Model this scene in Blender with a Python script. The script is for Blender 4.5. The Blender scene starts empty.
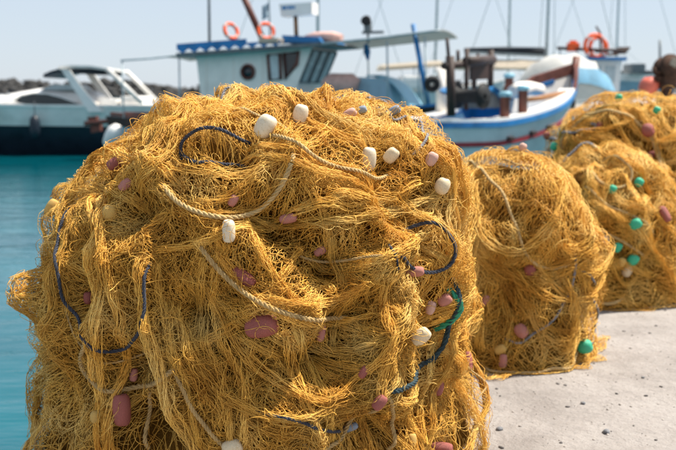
import bpy, bmesh, math, random
import numpy as np
from mathutils import Vector, Matrix

R = math.radians
scene = bpy.context.scene
C = scene.collection

# ------------------------------------------------------------------ camera
CAM = np.array([0.0, 0.0, 1.15])
PITCH = math.atan(133 / 938.9)
cam = bpy.data.cameras.new('camera')
cam.lens = 50; cam.sensor_width = 36
cam.clip_start = 0.05; cam.clip_end = 5000
cam.dof.use_dof = True
cam.dof.focus_distance = 2.45
cam.dof.aperture_fstop = 4.0
camo = bpy.data.objects.new('camera', cam); C.objects.link(camo)
camo.location = CAM; camo.rotation_euler = (math.pi / 2 - PITCH, 0, 0)
scene.camera = camo

# ------------------------------------------------------------------ sky and sun
SUN_EL, SUN_AZ = R(61), R(76)          # azimuth clockwise from +Y (the view direction)
w = bpy.data.worlds.new('World'); scene.world = w; w.use_nodes = True
nt = w.node_tree
bg = nt.nodes['Background']
sky = nt.nodes.new('ShaderNodeTexSky'); sky.sky_type = 'NISHITA'; sky.sun_disc = False
sky.sun_elevation = SUN_EL; sky.sun_rotation = SUN_AZ
sky.air_density = 1.0; sky.dust_density = 0.4; sky.ozone_density = 1.6; sky.altitude = 0
hz = nt.nodes.new('ShaderNodeMix'); hz.data_type = 'RGBA'; hz.inputs['Factor'].default_value = .76     # summer haze: an even pale veil over the blue
hz.inputs['B'].default_value = (5.45, 6.2, 7.2, 1)
nt.links.new(sky.outputs[0], hz.inputs['A']); nt.links.new(hz.outputs['Result'], bg.inputs[0]); bg.inputs[1].default_value = 0.075
sun = bpy.data.lights.new('sun', 'SUN'); sun.energy = 5.0; sun.angle = R(0.6); sun.color = (1, .94, .83)
suno = bpy.data.objects.new('sun', sun); C.objects.link(suno)
sd = Vector((math.cos(SUN_EL) * math.sin(SUN_AZ), math.cos(SUN_EL) * math.cos(SUN_AZ), math.sin(SUN_EL)))
suno.rotation_euler = (-sd).to_track_quat('-Z', 'Y').to_euler()
suno.location = (4, 4, 12)

vs = scene.view_settings
vs.view_transform = 'Standard'; vs.look = 'None'; vs.gamma = 1; vs.exposure = 0.75; vs.use_curve_mapping = False
scene.render.engine = 'CYCLES'
cy = scene.cycles
cy.use_denoising = True
try: cy.denoiser = 'OPENIMAGEDENOISE'
except Exception: pass
cy.max_bounces = 8; cy.diffuse_bounces = 3; cy.glossy_bounces = 3; cy.transmission_bounces = 4; cy.transparent_max_bounces = 6
cy.caustics_reflective = False; cy.caustics_refractive = False
cy.sample_clamp_indirect = 6

# ------------------------------------------------------------------ helpers
def link(o, parent=None):
    C.objects.link(o)
    if parent is not None: o.parent = parent
    return o
def tag(o, label=None, cat=None, group=None, kind=None):
    if label: o['label'] = label
    if cat: o['category'] = cat
    if group: o['group'] = group
    if kind: o['kind'] = kind
    return o
def empty(name, loc=(0, 0, 0), rz=0.0, parent=None):
    o = bpy.data.objects.new(name, None); o.location = loc; o.rotation_euler = (0, 0, rz)
    o.empty_display_size = .2
    return link(o, parent)

def ramp(nt, stops, fac):
    n = nt.nodes.new('ShaderNodeValToRGB')
    el = n.color_ramp.elements
    while len(el) < len(stops): el.new(0.5)
    for e, (p, c) in zip(el, stops): e.position = p; e.color = (*c, 1)
    nt.links.new(fac, n.inputs[0])
    return n.outputs[0]
def mat(name, col, rough=.6, var=.12, scale=6.0, bump=0.0, bscale=60.0, metal=0.0, spec=.4, dirt=None, attr=None, coat=0.0):
    """procedural paint or cloth: base colour with uneven wear, grain and roughness"""
    m = bpy.data.materials.new(name); m.use_nodes = True
    nt = m.node_tree; b = nt.nodes['Principled BSDF']; L = nt.links.new
    tc = nt.nodes.new('ShaderNodeTexCoord')
    n = nt.nodes.new('ShaderNodeTexNoise'); n.inputs['Scale'].default_value = scale; n.inputs['Detail'].default_value = 6
    n.inputs['Roughness'].default_value = .62
    L(tc.outputs['Object'], n.inputs['Vector'])
    lo = tuple(max(0, c * (1 - var * 2)) for c in col); hi = tuple(min(1, c * (1 + var)) for c in col)
    out = ramp(nt, [(.3, lo), (.52, col), (.75, hi)], n.outputs[0])
    if dirt is not None:
        n2 = nt.nodes.new('ShaderNodeTexNoise'); n2.inputs['Scale'].default_value = scale * .45; n2.inputs['Detail'].default_value = 8
        L(tc.outputs['Object'], n2.inputs['Vector'])
        f = ramp(nt, [(.52, (0, 0, 0)), (.70, (.75, .75, .75))], n2.outputs[0])
        mx = nt.nodes.new('ShaderNodeMix'); mx.data_type = 'RGBA'
        L(f, mx.inputs['Factor']); L(out, mx.inputs['A']); mx.inputs['B'].default_value = (*dirt, 1)
        out = mx.outputs['Result']
    if attr:
        a = nt.nodes.new('ShaderNodeAttribute'); a.attribute_name = attr
        mx = nt.nodes.new('ShaderNodeMix'); mx.data_type = 'RGBA'; mx.blend_type = 'MULTIPLY'; mx.inputs['Factor'].default_value = 1
        L(out, mx.inputs['A']); L(a.outputs['Color'], mx.inputs['B']); out = mx.outputs['Result']
    L(out, b.inputs['Base Color'])
    b.inputs['Metallic'].default_value = metal
    b.inputs['Specular IOR Level'].default_value = spec
    b.inputs['Coat Weight'].default_value = coat
    r = nt.nodes.new('ShaderNodeMapRange'); r.inputs['To Min'].default_value = max(.03, rough - .12); r.inputs['To Max'].default_value = min(1, rough + .15)
    L(n.outputs[0], r.inputs['Value']); L(r.outputs[0], b.inputs['Roughness'])
    if bump:
        n3 = nt.nodes.new('ShaderNodeTexNoise'); n3.inputs['Scale'].default_value = bscale; n3.inputs['Detail'].default_value = 5
        L(tc.outputs['Object'], n3.inputs['Vector'])
        bp = nt.nodes.new('ShaderNodeBump'); bp.inputs['Strength'].default_value = bump; bp.inputs['Distance'].default_value = .01
        L(n3.outputs[0], bp.inputs['Height']); L(bp.outputs[0], b.inputs['Normal'])
    return m

def mesh_np(name, V, F, material, parent=None, smooth=True, color=None):
    """V (n,3), F (m,k) faces all of one size -> object"""
    V = np.ascontiguousarray(V, dtype=np.float32); F = np.ascontiguousarray(F, dtype=np.int32)
    me = bpy.data.meshes.new(name)
    m, k = F.shape
    me.vertices.add(len(V)); me.vertices.foreach_set('co', V.ravel())
    me.loops.add(m * k); me.loops.foreach_set('vertex_index', F.ravel())
    me.polygons.add(m); me.polygons.foreach_set('loop_start', np.arange(m, dtype=np.int32) * k)
    me.polygons.foreach_set('loop_total', np.full(m, k, dtype=np.int32))
    if smooth: me.polygons.foreach_set('use_smooth', np.ones(m, dtype=bool))
    if color is not None:
        a = me.attributes.new('tint', 'FLOAT_COLOR', 'POINT')
        cc = np.ones((len(V), 4), dtype=np.float32); cc[:, :3] = color
        a.data.foreach_set('color', cc.ravel())
    me.update(calc_edges=True)
    me.materials.append(material)
    return link(bpy.data.objects.new(name, me), parent)

class MB:
    """collects shapes and links them as one mesh object"""
    def __init__(s): s.v = []; s.f = []; s.sm = []
    def add(s, vs, fs, smooth=False):
        o = len(s.v); s.v += [tuple(map(float, v)) for v in vs]; s.f += [tuple(i + o for i in f) for f in fs]; s.sm += [smooth] * len(fs); return s
    def box(s, c, d, rot=None, bev=0.0):
        x, y, z = (q / 2 for q in d)
        b = min(bev, x * .49, y * .49, z * .49)
        if b > 0:
            bm = bmesh.new(); bmesh.ops.create_cube(bm, size=1, matrix=Matrix.Diagonal((d[0], d[1], d[2], 1)))
            bmesh.ops.bevel(bm, geom=bm.edges[:], offset=b, segments=2, affect='EDGES', profile=.7)
            bm.verts.index_update()
            vs = [v.co.copy() for v in bm.verts]; fs = [tuple(v.index for v in f.verts) for f in bm.faces]; bm.free()
        else:
            vs = [Vector((a * x, e * y, g * z)) for a in (-1, 1) for e in (-1, 1) for g in (-1, 1)]
            fs = [(0, 1, 3, 2), (4, 6, 7, 5), (0, 4, 5, 1), (2, 3, 7, 6), (0, 2, 6, 4), (1, 5, 7, 3)]
        if rot is not None: vs = [rot @ v for v in vs]
        c = Vector(c); return s.add([v + c for v in vs], fs)
    def tube(s, pts, r, n=8, cap=True, closed=False):
        pts = [Vector(p) for p in pts]; m = len(pts)
        rr = r if hasattr(r, '__len__') else [r] * m
        vs = []; up = None
        for i, p in enumerate(pts):
            if closed: t = pts[(i + 1) % m] - pts[i - 1]
            else: t = pts[min(i + 1, m - 1)] - pts[max(i - 1, 0)]
            t.normalize()
            if up is None:
                up = Vector((0, 0, 1)) if abs(t.z) < .9 else Vector((1, 0, 0))
            a = t.cross(up).normalized(); up = a.cross(t).normalized()
            for k in range(n):
                q = 2 * math.pi * k / n
                vs.append(p + (a * math.cos(q) + up * math.sin(q)) * rr[i])
        fs = []
        for i in range(m if closed else m - 1):
            j = (i + 1) % m
            for k in range(n):
                fs.append((i * n + k, i * n + (k + 1) % n, j * n + (k + 1) % n, j * n + k))
        s.add(vs, fs, True)
        if cap and not closed:
            o = len(s.v) - len(vs)
            s.f.append(tuple(o + k for k in reversed(range(n)))); s.f.append(tuple(o + (m - 1) * n + k for k in range(n))); s.sm += [False, False]
        return s
    def grid(s, P, smooth=True, closed_u=False):
        """P[i][j] points"""
        n = len(P); m = len(P[0]); vs = [p for row in P for p in row]
        fs = []
        for i in range(n if closed_u else n - 1):
            for j in range(m - 1):
                a = i * m + j; b = ((i + 1) % n) * m + j
                fs.append((a, b, b + 1, a + 1))
        return s.add(vs, fs, smooth)
    def lathe(s, prof, n=16, mtx=None):
        P = []
        for k in range(n):
            q = 2 * math.pi * k / n
            P.append([Vector((r * math.cos(q), r * math.sin(q), z)) for r, z in prof])
        if mtx is not None: P = [[mtx @ p for p in row] for row in P]
        return s.grid(P, True, True)
    def prism(s, poly, a, b, axis='y', bev=0):
        """poly: list of 2d points in the plane across axis, extruded from a to b"""
        def mk(p, t):
            return {'y': (p[0], t, p[1]), 'x': (t, p[0], p[1]), 'z': (p[0], p[1], t)}[axis]
        n = len(poly)
        vs = [mk(p, a) for p in poly] + [mk(p, b) for p in poly]
        fs = [tuple(range(n)), tuple(range(2 * n - 1, n - 1, -1))] + [(i, i + n, (i + 1) % n + n, (i + 1) % n) for i in range(n)]
        return s.add(vs, fs)
    def build(s, name, material, parent=None):
        me = bpy.data.meshes.new(name); me.from_pydata(s.v, [], s.f)
        me.polygons.foreach_set('use_smooth', s.sm)
        bm = bmesh.new(); bm.from_mesh(me); bmesh.ops.recalc_face_normals(bm, faces=bm.faces[:]); bm.to_mesh(me); bm.free()
        me.update(); me.materials.append(material)
        return link(bpy.data.objects.new(name, me), parent)

def pray(px, py):
    """direction of a photograph pixel (676 x 450)"""
    x = (np.asarray(px, float) - 338) / 938.9; y = (225 - np.asarray(py, float)) / 938.9
    cp, sp = math.cos(PITCH), math.sin(PITCH)
    d = np.stack([x, cp + y * sp, -sp + y * cp], -1)
    return d / np.linalg.norm(d, axis=-1, keepdims=True)
def at(px, py, Y):
    """the point at distance Y in front of the camera that a pixel looks at"""
    d = pray(px, py); return Vector(CAM + d * (Y / d[1]))
WATER = -0.65
# ------------------------------------------------------------------ setting: sea, quay
def sea_material():
    m = bpy.data.materials.new('sea_water'); m.use_nodes = True
    nt = m.node_tree; b = nt.nodes['Principled BSDF']; L = nt.links.new
    tc = nt.nodes.new('ShaderNodeTexCoord')
    mp = nt.nodes.new('ShaderNodeMapping'); mp.inputs['Scale'].default_value = (.45, 1.5, 1); mp.inputs['Rotation'].default_value = (0, 0, R(12))
    L(tc.outputs['Object'], mp.inputs[0])
    n = nt.nodes.new('ShaderNodeTexNoise'); n.inputs['Scale'].default_value = .5; n.inputs['Detail'].default_value = 3
    L(mp.outputs[0], n.inputs[0])
    c = ramp(nt, [(.3, (.0, .070, .095)), (.7, (.0, .105, .135))], n.outputs[0])
    L(c, b.inputs['Base Color'])
    b.inputs['Roughness'].default_value = .06; b.inputs['IOR'].default_value = 1.33
    h = None
    for sc, st in ((1.6, .7), (4.5, .35), (13, .10)):
        q = nt.nodes.new('ShaderNodeTexNoise'); q.inputs['Scale'].default_value = sc; q.inputs['Detail'].default_value = 4; q.inputs['Distortion'].default_value = .6
        L(mp.outputs[0], q.inputs[0])
        k = nt.nodes.new('ShaderNodeMath'); k.operation = 'MULTIPLY_ADD'; k.inputs[1].default_value = st
        L(q.outputs[0], k.inputs[0])
        if h is not None: L(h, k.inputs[2])
        else: k.inputs[2].default_value = 0
        h = k.outputs[0]
    bp = nt.nodes.new('ShaderNodeBump'); bp.inputs['Strength'].default_value = .24; bp.inputs['Distance'].default_value = .12
    L(h, bp.inputs['Height']); L(bp.outputs[0], b.inputs['Normal'])
    return m
def quay_material():
    m = bpy.data.materials.new('pale_concrete'); m.use_nodes = True
    nt = m.node_tree; b = nt.nodes['Principled BSDF']; L = nt.links.new
    tc = nt.nodes.new('ShaderNodeTexCoord')
    def noise(s, d=8, r=.6):
        n = nt.nodes.new('ShaderNodeTexNoise'); n.inputs['Scale'].default_value = s; n.inputs['Detail'].default_value = d; n.inputs['Roughness'].default_value = r
        L(tc.outputs['Object'], n.inputs[0]); return n.outputs[0]
    big = ramp(nt, [(.3, (.25, .222, .204)), (.5, (.345, .312, .29)), (.72, (.405, .372, .35))], noise(2.2, 9, .68))
    fine = ramp(nt, [(.30, (.40, .38, .37)), (.44, (.95, .95, .95)), (.75, (1.12, 1.10, 1.08))], noise(38, 8, .8))
    mx = nt.nodes.new('ShaderNodeMix'); mx.data_type = 'RGBA'; mx.blend_type = 'MULTIPLY'; mx.inputs['Factor'].default_value = .8
    L(big, mx.inputs['A']); L(fine, mx.inputs['B'])
    v = nt.nodes.new('ShaderNodeTexVoronoi'); v.inputs['Scale'].default_value = 34; v.inputs['Randomness'].default_value = 1
    L(tc.outputs['Object'], v.inputs[0])
    sp = ramp(nt, [(.10, (1, 1, 1)), (.17, (0, 0, 0))], v.outputs['Distance'])
    gate = ramp(nt, [(.50, (0, 0, 0)), (.60, (.8, .8, .8))], noise(5, 4))
    g = nt.nodes.new('ShaderNodeMath'); g.operation = 'MULTIPLY'; L(sp, g.inputs[0]); L(gate, g.inputs[1])
    mx2 = nt.nodes.new('ShaderNodeMix'); mx2.data_type = 'RGBA'
    L(g.outputs[0], mx2.inputs['Factor']); L(mx.outputs['Result'], mx2.inputs['A']); mx2.inputs['B'].default_value = (.24, .21, .20, 1)
    L(mx2.outputs['Result'], b.inputs['Base Color'])
    b.inputs['Roughness'].default_value = .9; b.inputs['Specular IOR Level'].default_value = .2
    a = nt.nodes.new('ShaderNodeMath'); a.operation = 'MULTIPLY_ADD'; a.inputs[1].default_value = .35
    L(noise(70, 6, .7), a.inputs[0]); L(noise(14, 6, .6), a.inputs[2])
    bp = nt.nodes.new('ShaderNodeBump'); bp.inputs['Strength'].default_value = .9; bp.inputs['Distance'].default_value = .025
    L(a.outputs[0], bp.inputs['Height']); L(bp.outputs[0], b.inputs['Normal'])
    return m
s_ = MB(); s_.add([(-1500, -200, WATER), (1500, -200, WATER), (1500, 2500, WATER), (-1500, 2500, WATER)], [(0, 1, 2, 3)])
tag(s_.build('sea', sea_material()), kind='structure')

EDGE0 = Vector((-0.66, 3.31)); EDIR = Vector((.62, .78)).normalized(); ENRM = Vector((EDIR.y, -EDIR.x))   # quay edge; ENRM points inland
def quay_pt(t, n, z=0.0):
    p = EDGE0 + EDIR * t + ENRM * n; return (p.x, p.y, z)
M_QUAY = quay_material()
q = MB()
prof = [(0.0, -2.2), (0.0, -.04), (.012, -.012), (.04, 0.0), (14, 0.0), (14, -2.2)]
ts = np.linspace(-9, 26, 141)
rng = np.random.default_rng(5)
P = []
for t in ts:
    j = rng.normal(0, .006)
    P.append([quay_pt(t, n + (j if n < .1 else 0), z) for n, z in prof])
q.grid(P, False)
tag(q.build('quay', M_QUAY), kind='structure')

# ------------------------------------------------------------------ net piles
NT, NP = 900, 420          # heightmap around a pile: angle about z, angle from the top
class Pile:
    def __init__(s, c, shape, seed):
        """c: centre of the radial map. shape(dx,dy,z): implicit field, 1 on the surface"""
        s.c = np.array(c, float); s.rng = np.random.default_rng(seed)
        th = (np.arange(NT) + .5) / NT * 2 * np.pi; ph = (np.arange(NP) + .5) / NP * np.pi
        T, Pp = np.meshgrid(th, ph, indexing='ij')
        D = np.stack([np.sin(Pp) * np.cos(T), np.sin(Pp) * np.sin(T), np.cos(Pp)], -1)
        lo = np.zeros((NT, NP)); hi = np.full((NT, NP), 2.5)
        for _ in range(32):
            mid = (lo + hi) / 2; p = D * mid[..., None]
            f = shape(p[..., 0], p[..., 1], p[..., 2] + s.c[2])
            ins = f < 1
            lo = np.where(ins, mid, lo); hi = np.where(ins, hi, mid)
        s.D = D; s.H = lo
        s.acc = []          # strand arrays for the netting mesh
    def bump(s, d, amp, sig, pw=2):
        d = np.array(d, float); d /= np.linalg.norm(d)
        a = np.arccos(np.clip(s.D @ d, -1, 1)); s.H += amp * np.exp(-(a / sig) ** pw)
    def noise(s, amp, freq, n=24, aniso=1.0):
        """smooth lumps; aniso < 1 stretches them up and down into folds"""
        for _ in range(n):
            k = s.rng.normal(0, freq, 3); k[2] *= aniso
            s.H += amp / math.sqrt(n) * 1.4 * np.sin((s.D * s.H.mean()) @ k + s.rng.uniform(0, 6.28))
    def look(s, d):
        """bilinear height in direction d (...,3)"""
        d = d / np.linalg.norm(d, axis=-1, keepdims=True)
        u = (np.arctan2(d[..., 1], d[..., 0]) % (2 * np.pi)) / (2 * np.pi) * NT - .5
        v = np.arccos(np.clip(d[..., 2], -1, 1)) / np.pi * NP - .5
        v = np.clip(v, 0, NP - 1.001)
        i = np.floor(u).astype(int); j = np.floor(v).astype(int); fu = u - i; fv = v - j
        i0 = i % NT; i1 = (i + 1) % NT
        H = s.H
        return (H[i0, j] * (1 - fu) + H[i1, j] * fu) * (1 - fv) + (H[i0, j + 1] * (1 - fu) + H[i1, j + 1] * fu) * fv
    def snap(s, p, h=0.0, lowest=.006):
        v = p - s.c; r = s.look(v)
        n = np.linalg.norm(v, axis=-1, keepdims=True)
        q = s.c + v / n * (r + h)[..., None]
        q[..., 2] = np.maximum(q[..., 2], lowest)
        return q
    def hit(s, px, py):
        """where the rays of photograph pixels meet the pile"""
        d = pray(px, py); out = []
        for dd in np.atleast_2d(d):
            t0 = np.linalg.norm(s.c - CAM)
            t = np.linspace(t0 - 1.6, t0 + .9, 1400); p = CAM + dd * t[:, None]
            v = p - s.c; g = np.linalg.norm(v, axis=1) - s.look(v)
            k = np.where((g < 0) & (p[:, 2] > -.3))[0]
            k = k[0] if len(k) else int(np.argmin(g))
            out.append(p[k])
        return np.array(out)
    def normal(s, p, e=.02):
        v = p - s.c; n = v / np.linalg.norm(v, axis=-1, keepdims=True)
        up = np.array([0, 0, 1.0]); a = np.cross(n, up); a /= np.linalg.norm(a, axis=-1, keepdims=True) + 1e-9
        b = np.cross(n, a)
        pa = s.snap(p + a * e, lowest=-9) - s.snap(p - a * e, lowest=-9); pb = s.snap(p + b * e, lowest=-9) - s.snap(p - b * e, lowest=-9)
        q = np.cross(pa, pb); q /= np.linalg.norm(q, axis=-1, keepdims=True) + 1e-12
        return np.where((np.sum(q * n, -1) < 0)[..., None], -q, q)
    def raise_to(s, pts, keep=.75):
        v = pts.reshape(-1, 3) - s.c; r = np.linalg.norm(v, axis=1); d = v / r[:, None]
        i = np.floor((np.arctan2(d[:, 1], d[:, 0]) % (2 * np.pi)) / (2 * np.pi) * NT).astype(int) % NT
        j = np.clip(np.floor(np.arccos(np.clip(d[:, 2], -1, 1)) / np.pi * NP).astype(int), 0, NP - 1)
        H2 = s.H.copy(); np.maximum.at(H2, (i, j), r)
        Dl = H2 - s.H
        for _ in range(2):
            Dl = (Dl * 2 + np.roll(Dl, 1, 0) + np.roll(Dl, -1, 0) + np.roll(Dl, 1, 1) + np.roll(Dl, -1, 1)) / 5
        s.H = s.H + Dl * keep

def smooth_path(pts, ds, closed=False):
    """Catmull-Rom through pts, resampled every ds"""
    p = np.asarray(pts, float)
    if len(p) == 2: p = np.stack([p[0], p[0] * .67 + p[1] * .33, p[0] * .33 + p[1] * .67, p[1]])
    e = np.vstack([2 * p[0] - p[1], p, 2 * p[-1] - p[-2]])
    out = []
    for i in range(1, len(e) - 2):
        t = np.linspace(0, 1, 24, endpoint=False)[:, None]
        a, b, c, d = e[i - 1], e[i], e[i + 1], e[i + 2]
        out.append(.5 * (2 * b + (c - a) * t + (2 * a - 5 * b + 4 * c - d) * t ** 2 + (3 * b - a - 3 * c + d) * t ** 3))
    out = np.vstack(out + [p[-1:]])
    L = np.concatenate([[0], np.cumsum(np.linalg.norm(np.diff(out, axis=0), axis=1))])
    n = max(4, int(L[-1] / ds) + 1)
    q = np.linspace(0, L[-1], n)
    return np.stack([np.interp(q, L, out[:, k]) for k in range(3)], 1)

def wav(rng, shape_k, s, wl, n=3, coh=0.0):
    """smooth random waves along s for K strands (K,n); coh blends neighbours"""
    K = shape_k; out = np.zeros((K, len(s)))
    for _ in range(n):
        f = 2 * np.pi / (wl * rng.uniform(.65, 1.6))
        ph = rng.uniform(0, 6.28, K)
        if coh > 0:
            drift = np.cumsum(rng.normal(0, 1 - coh, K)) * 1.4
            ph = rng.uniform(0, 6.28) + drift
        fk = f * (1 + rng.normal(0, .12 * (1 - coh) + .01, K))
        out += np.sin(s[None, :] * fk[:, None] + ph[:, None])
    return out / math.sqrt(n)

BASE_TINT = np.array([1.0, 1.0, 1.0])
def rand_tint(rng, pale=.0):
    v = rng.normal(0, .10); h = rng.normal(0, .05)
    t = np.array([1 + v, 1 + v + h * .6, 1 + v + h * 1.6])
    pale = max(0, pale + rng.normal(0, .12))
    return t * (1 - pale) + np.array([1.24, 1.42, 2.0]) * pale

def band(pile, path, K, width, lift=.012, ds=.014, rad=.0009, zig=.8, tang=.006, coh=.6, pinch=.6, spread=None, pale=0.0, keep=.75, lowest=.006, stand=.004, knot=False, per=None, tuck=.03, sink=0.0):
    """a length of netting laid over the pile along a path: K threads knotted to their neighbours"""
    rng = pile.rng
    c = smooth_path(path, ds)
    c = pile.snap(c)
    n = len(c); s = np.arange(n) * ds
    t = np.gradient(c, axis=0); t /= np.linalg.norm(t, axis=1, keepdims=True) + 1e-9
    nr = c - pile.c; nr /= np.linalg.norm(nr, axis=1, keepdims=True)
    la = np.cross(nr, t); la /= np.linalg.norm(la, axis=1, keepdims=True) + 1e-9
    x = s / s[-1]
    W = width * (1 - pinch * np.abs(2 * x - 1) ** 2.2)
    if spread is not None: W = width * np.interp(x, np.linspace(0, 1, len(spread)), spread)
    W = W * (1 + .18 * np.sin(s * 2 * np.pi / .23 + rng.uniform(0, 6)))
    u = np.linspace(-1, 1, K) + rng.normal(0, .5 / K, K)
    sp = W / K
    per = per or rng.uniform(.035, .06)
    warp = wav(rng, 1, s, .2, 2)[0] * .25
    tri = np.abs(((s[None, :] / per + warp[None] + rng.normal(0, .015 if knot else .10, K)[:, None]) % 1.0) - .5) * 4 - 1
    if knot: tri = np.sign(tri) * np.abs(tri) ** .8
    sign = np.where(np.arange(K) % 2 == 0, 1, -1)[:, None]
    lat = u[:, None] * W[None, :] / 2 + sign * tri * sp[None, :] * zig * .5
    lat += wav(rng, K, s, .30, 3, .93) * width * .16                 # folds shared by neighbours
    if knot: lat += wav(rng, K, s, .09, 3, .93) * tang * 1.6 + wav(rng, K, s, .045, 2, .8) * tang * .5 + wav(rng, K, s, .03, 2, 0) * .0009
    else: lat += wav(rng, K, s, .10, 3, coh) * tang + wav(rng, K, s, .035, 2, 0) * tang * .35
    prof = np.sqrt(np.clip(1 - (u * .96) ** 2, 0, 1))[:, None]
    fold = .5 + .5 * np.sin(u[:, None] * rng.uniform(2, 7) + wav(rng, 1, s, .35, 2) * 1.5 + rng.uniform(0, 6))
    h = lift * prof * (.35 + .65 * rng.random((K, 1))) * (.4 + .6 * fold) + .002
    h = h + np.abs(wav(rng, K, s, .06, 3, .85 if knot else .2)) * stand
    sx = s[None, :] + rng.normal(0, .02, (K, 1)); e0 = np.clip(1 - sx / .05, 0, 1.4); e1 = np.clip(1 - (s[-1] - sx) / .05, 0, 1.4)
    h = h - sink - tuck * (e0 ** 1.5 + e1 ** 1.5)                            # ends run in under the next fold
    along = wav(rng, K, s, .12, 2, .3) * tang * .4
    p = c[None] + la[None] * lat[..., None] + t[None] * along[..., None]
    p = pile.snap(p, h, lowest)
    if keep: pile.raise_to(p[:, 3:-3], keep)
    tint = np.array([rand_tint(rng, pale)]) * (1 + rng.normal(0, .07, (K, 1)))
    return (p, rad * (1 + rng.normal(0, .12, K)), tint)

def bundle(pile, path, K, br, ds=.011, rad=.0009, pitch=.22, pale=.05, fray=.06, lowest=.006, flat=.85, up=1.5):
    """netting gathered into a loose rope-like bunch: K threads winding round a slung path"""
    rng = pile.rng
    c = smooth_path(path, ds)
    v = c - pile.c; c = pile.snap(c)
    n = len(c); s = np.arange(n) * ds; x = s / s[-1]
    h0 = br * up * (1 + .25 * np.sin(s / .11 + rng.uniform(0, 6)))
    nr = c - pile.c; nr /= np.linalg.norm(nr, axis=1, keepdims=True)
    c = c + nr * h0[:, None]
    for _ in range(10): c[1:-1] = (c[:-2] + 2 * c[1:-1] + c[2:]) / 4          # a gathered bunch bridges small hollows
    rr0 = np.linalg.norm(c - pile.c, axis=1); lo = pile.look(c - pile.c) + br * .6
    c = pile.c + (c - pile.c) / rr0[:, None] * np.maximum(rr0, lo)[:, None]
    t = np.gradient(c, axis=0); t /= np.linalg.norm(t, axis=1, keepdims=True) + 1e-9
    la = np.cross(nr, t); la /= np.linalg.norm(la, axis=1, keepdims=True) + 1e-9
    B = br * (1 + .30 * np.sin(s / rng.uniform(.03, .06) + rng.uniform(0, 6)) * np.sin(s / .16 + 1) * .6) * (.8 + .4 * np.abs(np.sin(np.pi * x * rng.uniform(.8, 1.6))))
    rho = np.sqrt(rng.random(K)); ph = rng.uniform(0, 6.28, K)
    sgn = np.where(rng.random(K) < .78, 1, -1)
    a = ph[:, None] + (s[None] / pitch * 6.28 * (1 + rng.normal(0, .06, (K, 1)))) * np.where(sgn > 0, 1, .5)[:, None] + wav(rng, K, s, .12, 2, 0) * .15
    q = rho[:, None] * (1 + wav(rng, K, s, .07, 2, 0) * fray)
    loose = (rng.random(K) < .07)[:, None] * np.abs(wav(rng, K, s, .12, 2, 0)) * br * .9
    q = q * B[None] + loose
    lat = q * np.cos(a) * 1.15 + wav(rng, K, s, .04, 2, 0) * .0016; hh = q * np.sin(a) * flat + wav(rng, K, s, .05, 2, 0) * .0012
    e = .035 * (np.clip(1 - s / .05, 0, 1) ** 1.5 + np.clip(1 - (s[-1] - s) / .05, 0, 1) ** 1.5)
    p = c[None] + la[None] * lat[..., None] + nr[None] * (hh - e[None])[..., None]
    p[..., 2] = np.maximum(p[..., 2], lowest)
    pile.raise_to(p[:, 3:-3], .9)
    tint = np.array([rand_tint(rng, pale)]) * (1 + rng.normal(0, .08, (K, 1)))
    return (p, rad * (1 + rng.normal(0, .12, K)), tint)

def slung(pile, n, front, K, br, ds, rad, spread=.95):
    """random bunches hanging in long arcs from high points"""
    rng = pile.rng; out = []
    for _ in range(n):
        th = front + rng.normal(0, spread); p0 = rng.uniform(.45, 1.5); sag = rng.uniform(.2, .75); w_ = rng.uniform(.6, 1.7); tl = rng.normal(0, .28); sk = rng.normal(0, .3)
        pts = []
        for x in np.linspace(-1, 1, 8): pts.append(sph(th + w_ / 2 * (x + sk * (1 - x * x) * .4), min(2.25, p0 + sag * (1 - x * x) + tl * x)))
        pts = pile.snap(pile.c + np.array(pts), np.zeros(8), -9)
        out.append(bundle(pile, pts, int(K * rng.uniform(.6, 1.3)), br * rng.uniform(.6, 1.4), ds, rad, pitch=rng.uniform(.25, .7), pale=.06))
    return out

def tubes(strands):
    """list of (P (K,n,3), radius (K,), tint (K,3)) -> verts, quads, colours; three-sided threads"""
    Vs, Fs, Cs, off = [], [], [], 0
    ring = np.array([0, 2 * np.pi / 3, 4 * np.pi / 3])
    for P, r, tint in strands:
        K, n, _ = P.shape
        t = np.gradient(P, axis=1); t /= np.linalg.norm(t, axis=2, keepdims=True) + 1e-9
        ref = np.array([.31, .22, .92]); a = np.cross(t, ref); a /= np.linalg.norm(a, axis=2, keepdims=True) + 1e-9
        b = np.cross(t, a)
        v = P[:, :, None, :] + r[:, None, None, None] * (np.cos(ring)[None, None, :, None] * a[:, :, None, :] + np.sin(ring)[None, None, :, None] * b[:, :, None, :])
        idx = off + np.arange(K * n * 3).reshape(K, n, 3)
        i0 = idx[:, :-1, :]; i1 = idx[:, 1:, :]
        f = np.stack([i0, np.roll(i0, -1, 2), np.roll(i1, -1, 2), i1], -1).reshape(-1, 4)
        Vs.append(v.reshape(-1, 3)); Fs.append(f); Cs.append(np.repeat(tint, n * 3, axis=0)); off += K * n * 3
    return np.vstack(Vs), np.vstack(Fs), np.clip(np.vstack(Cs), .2, 3.2)

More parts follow.
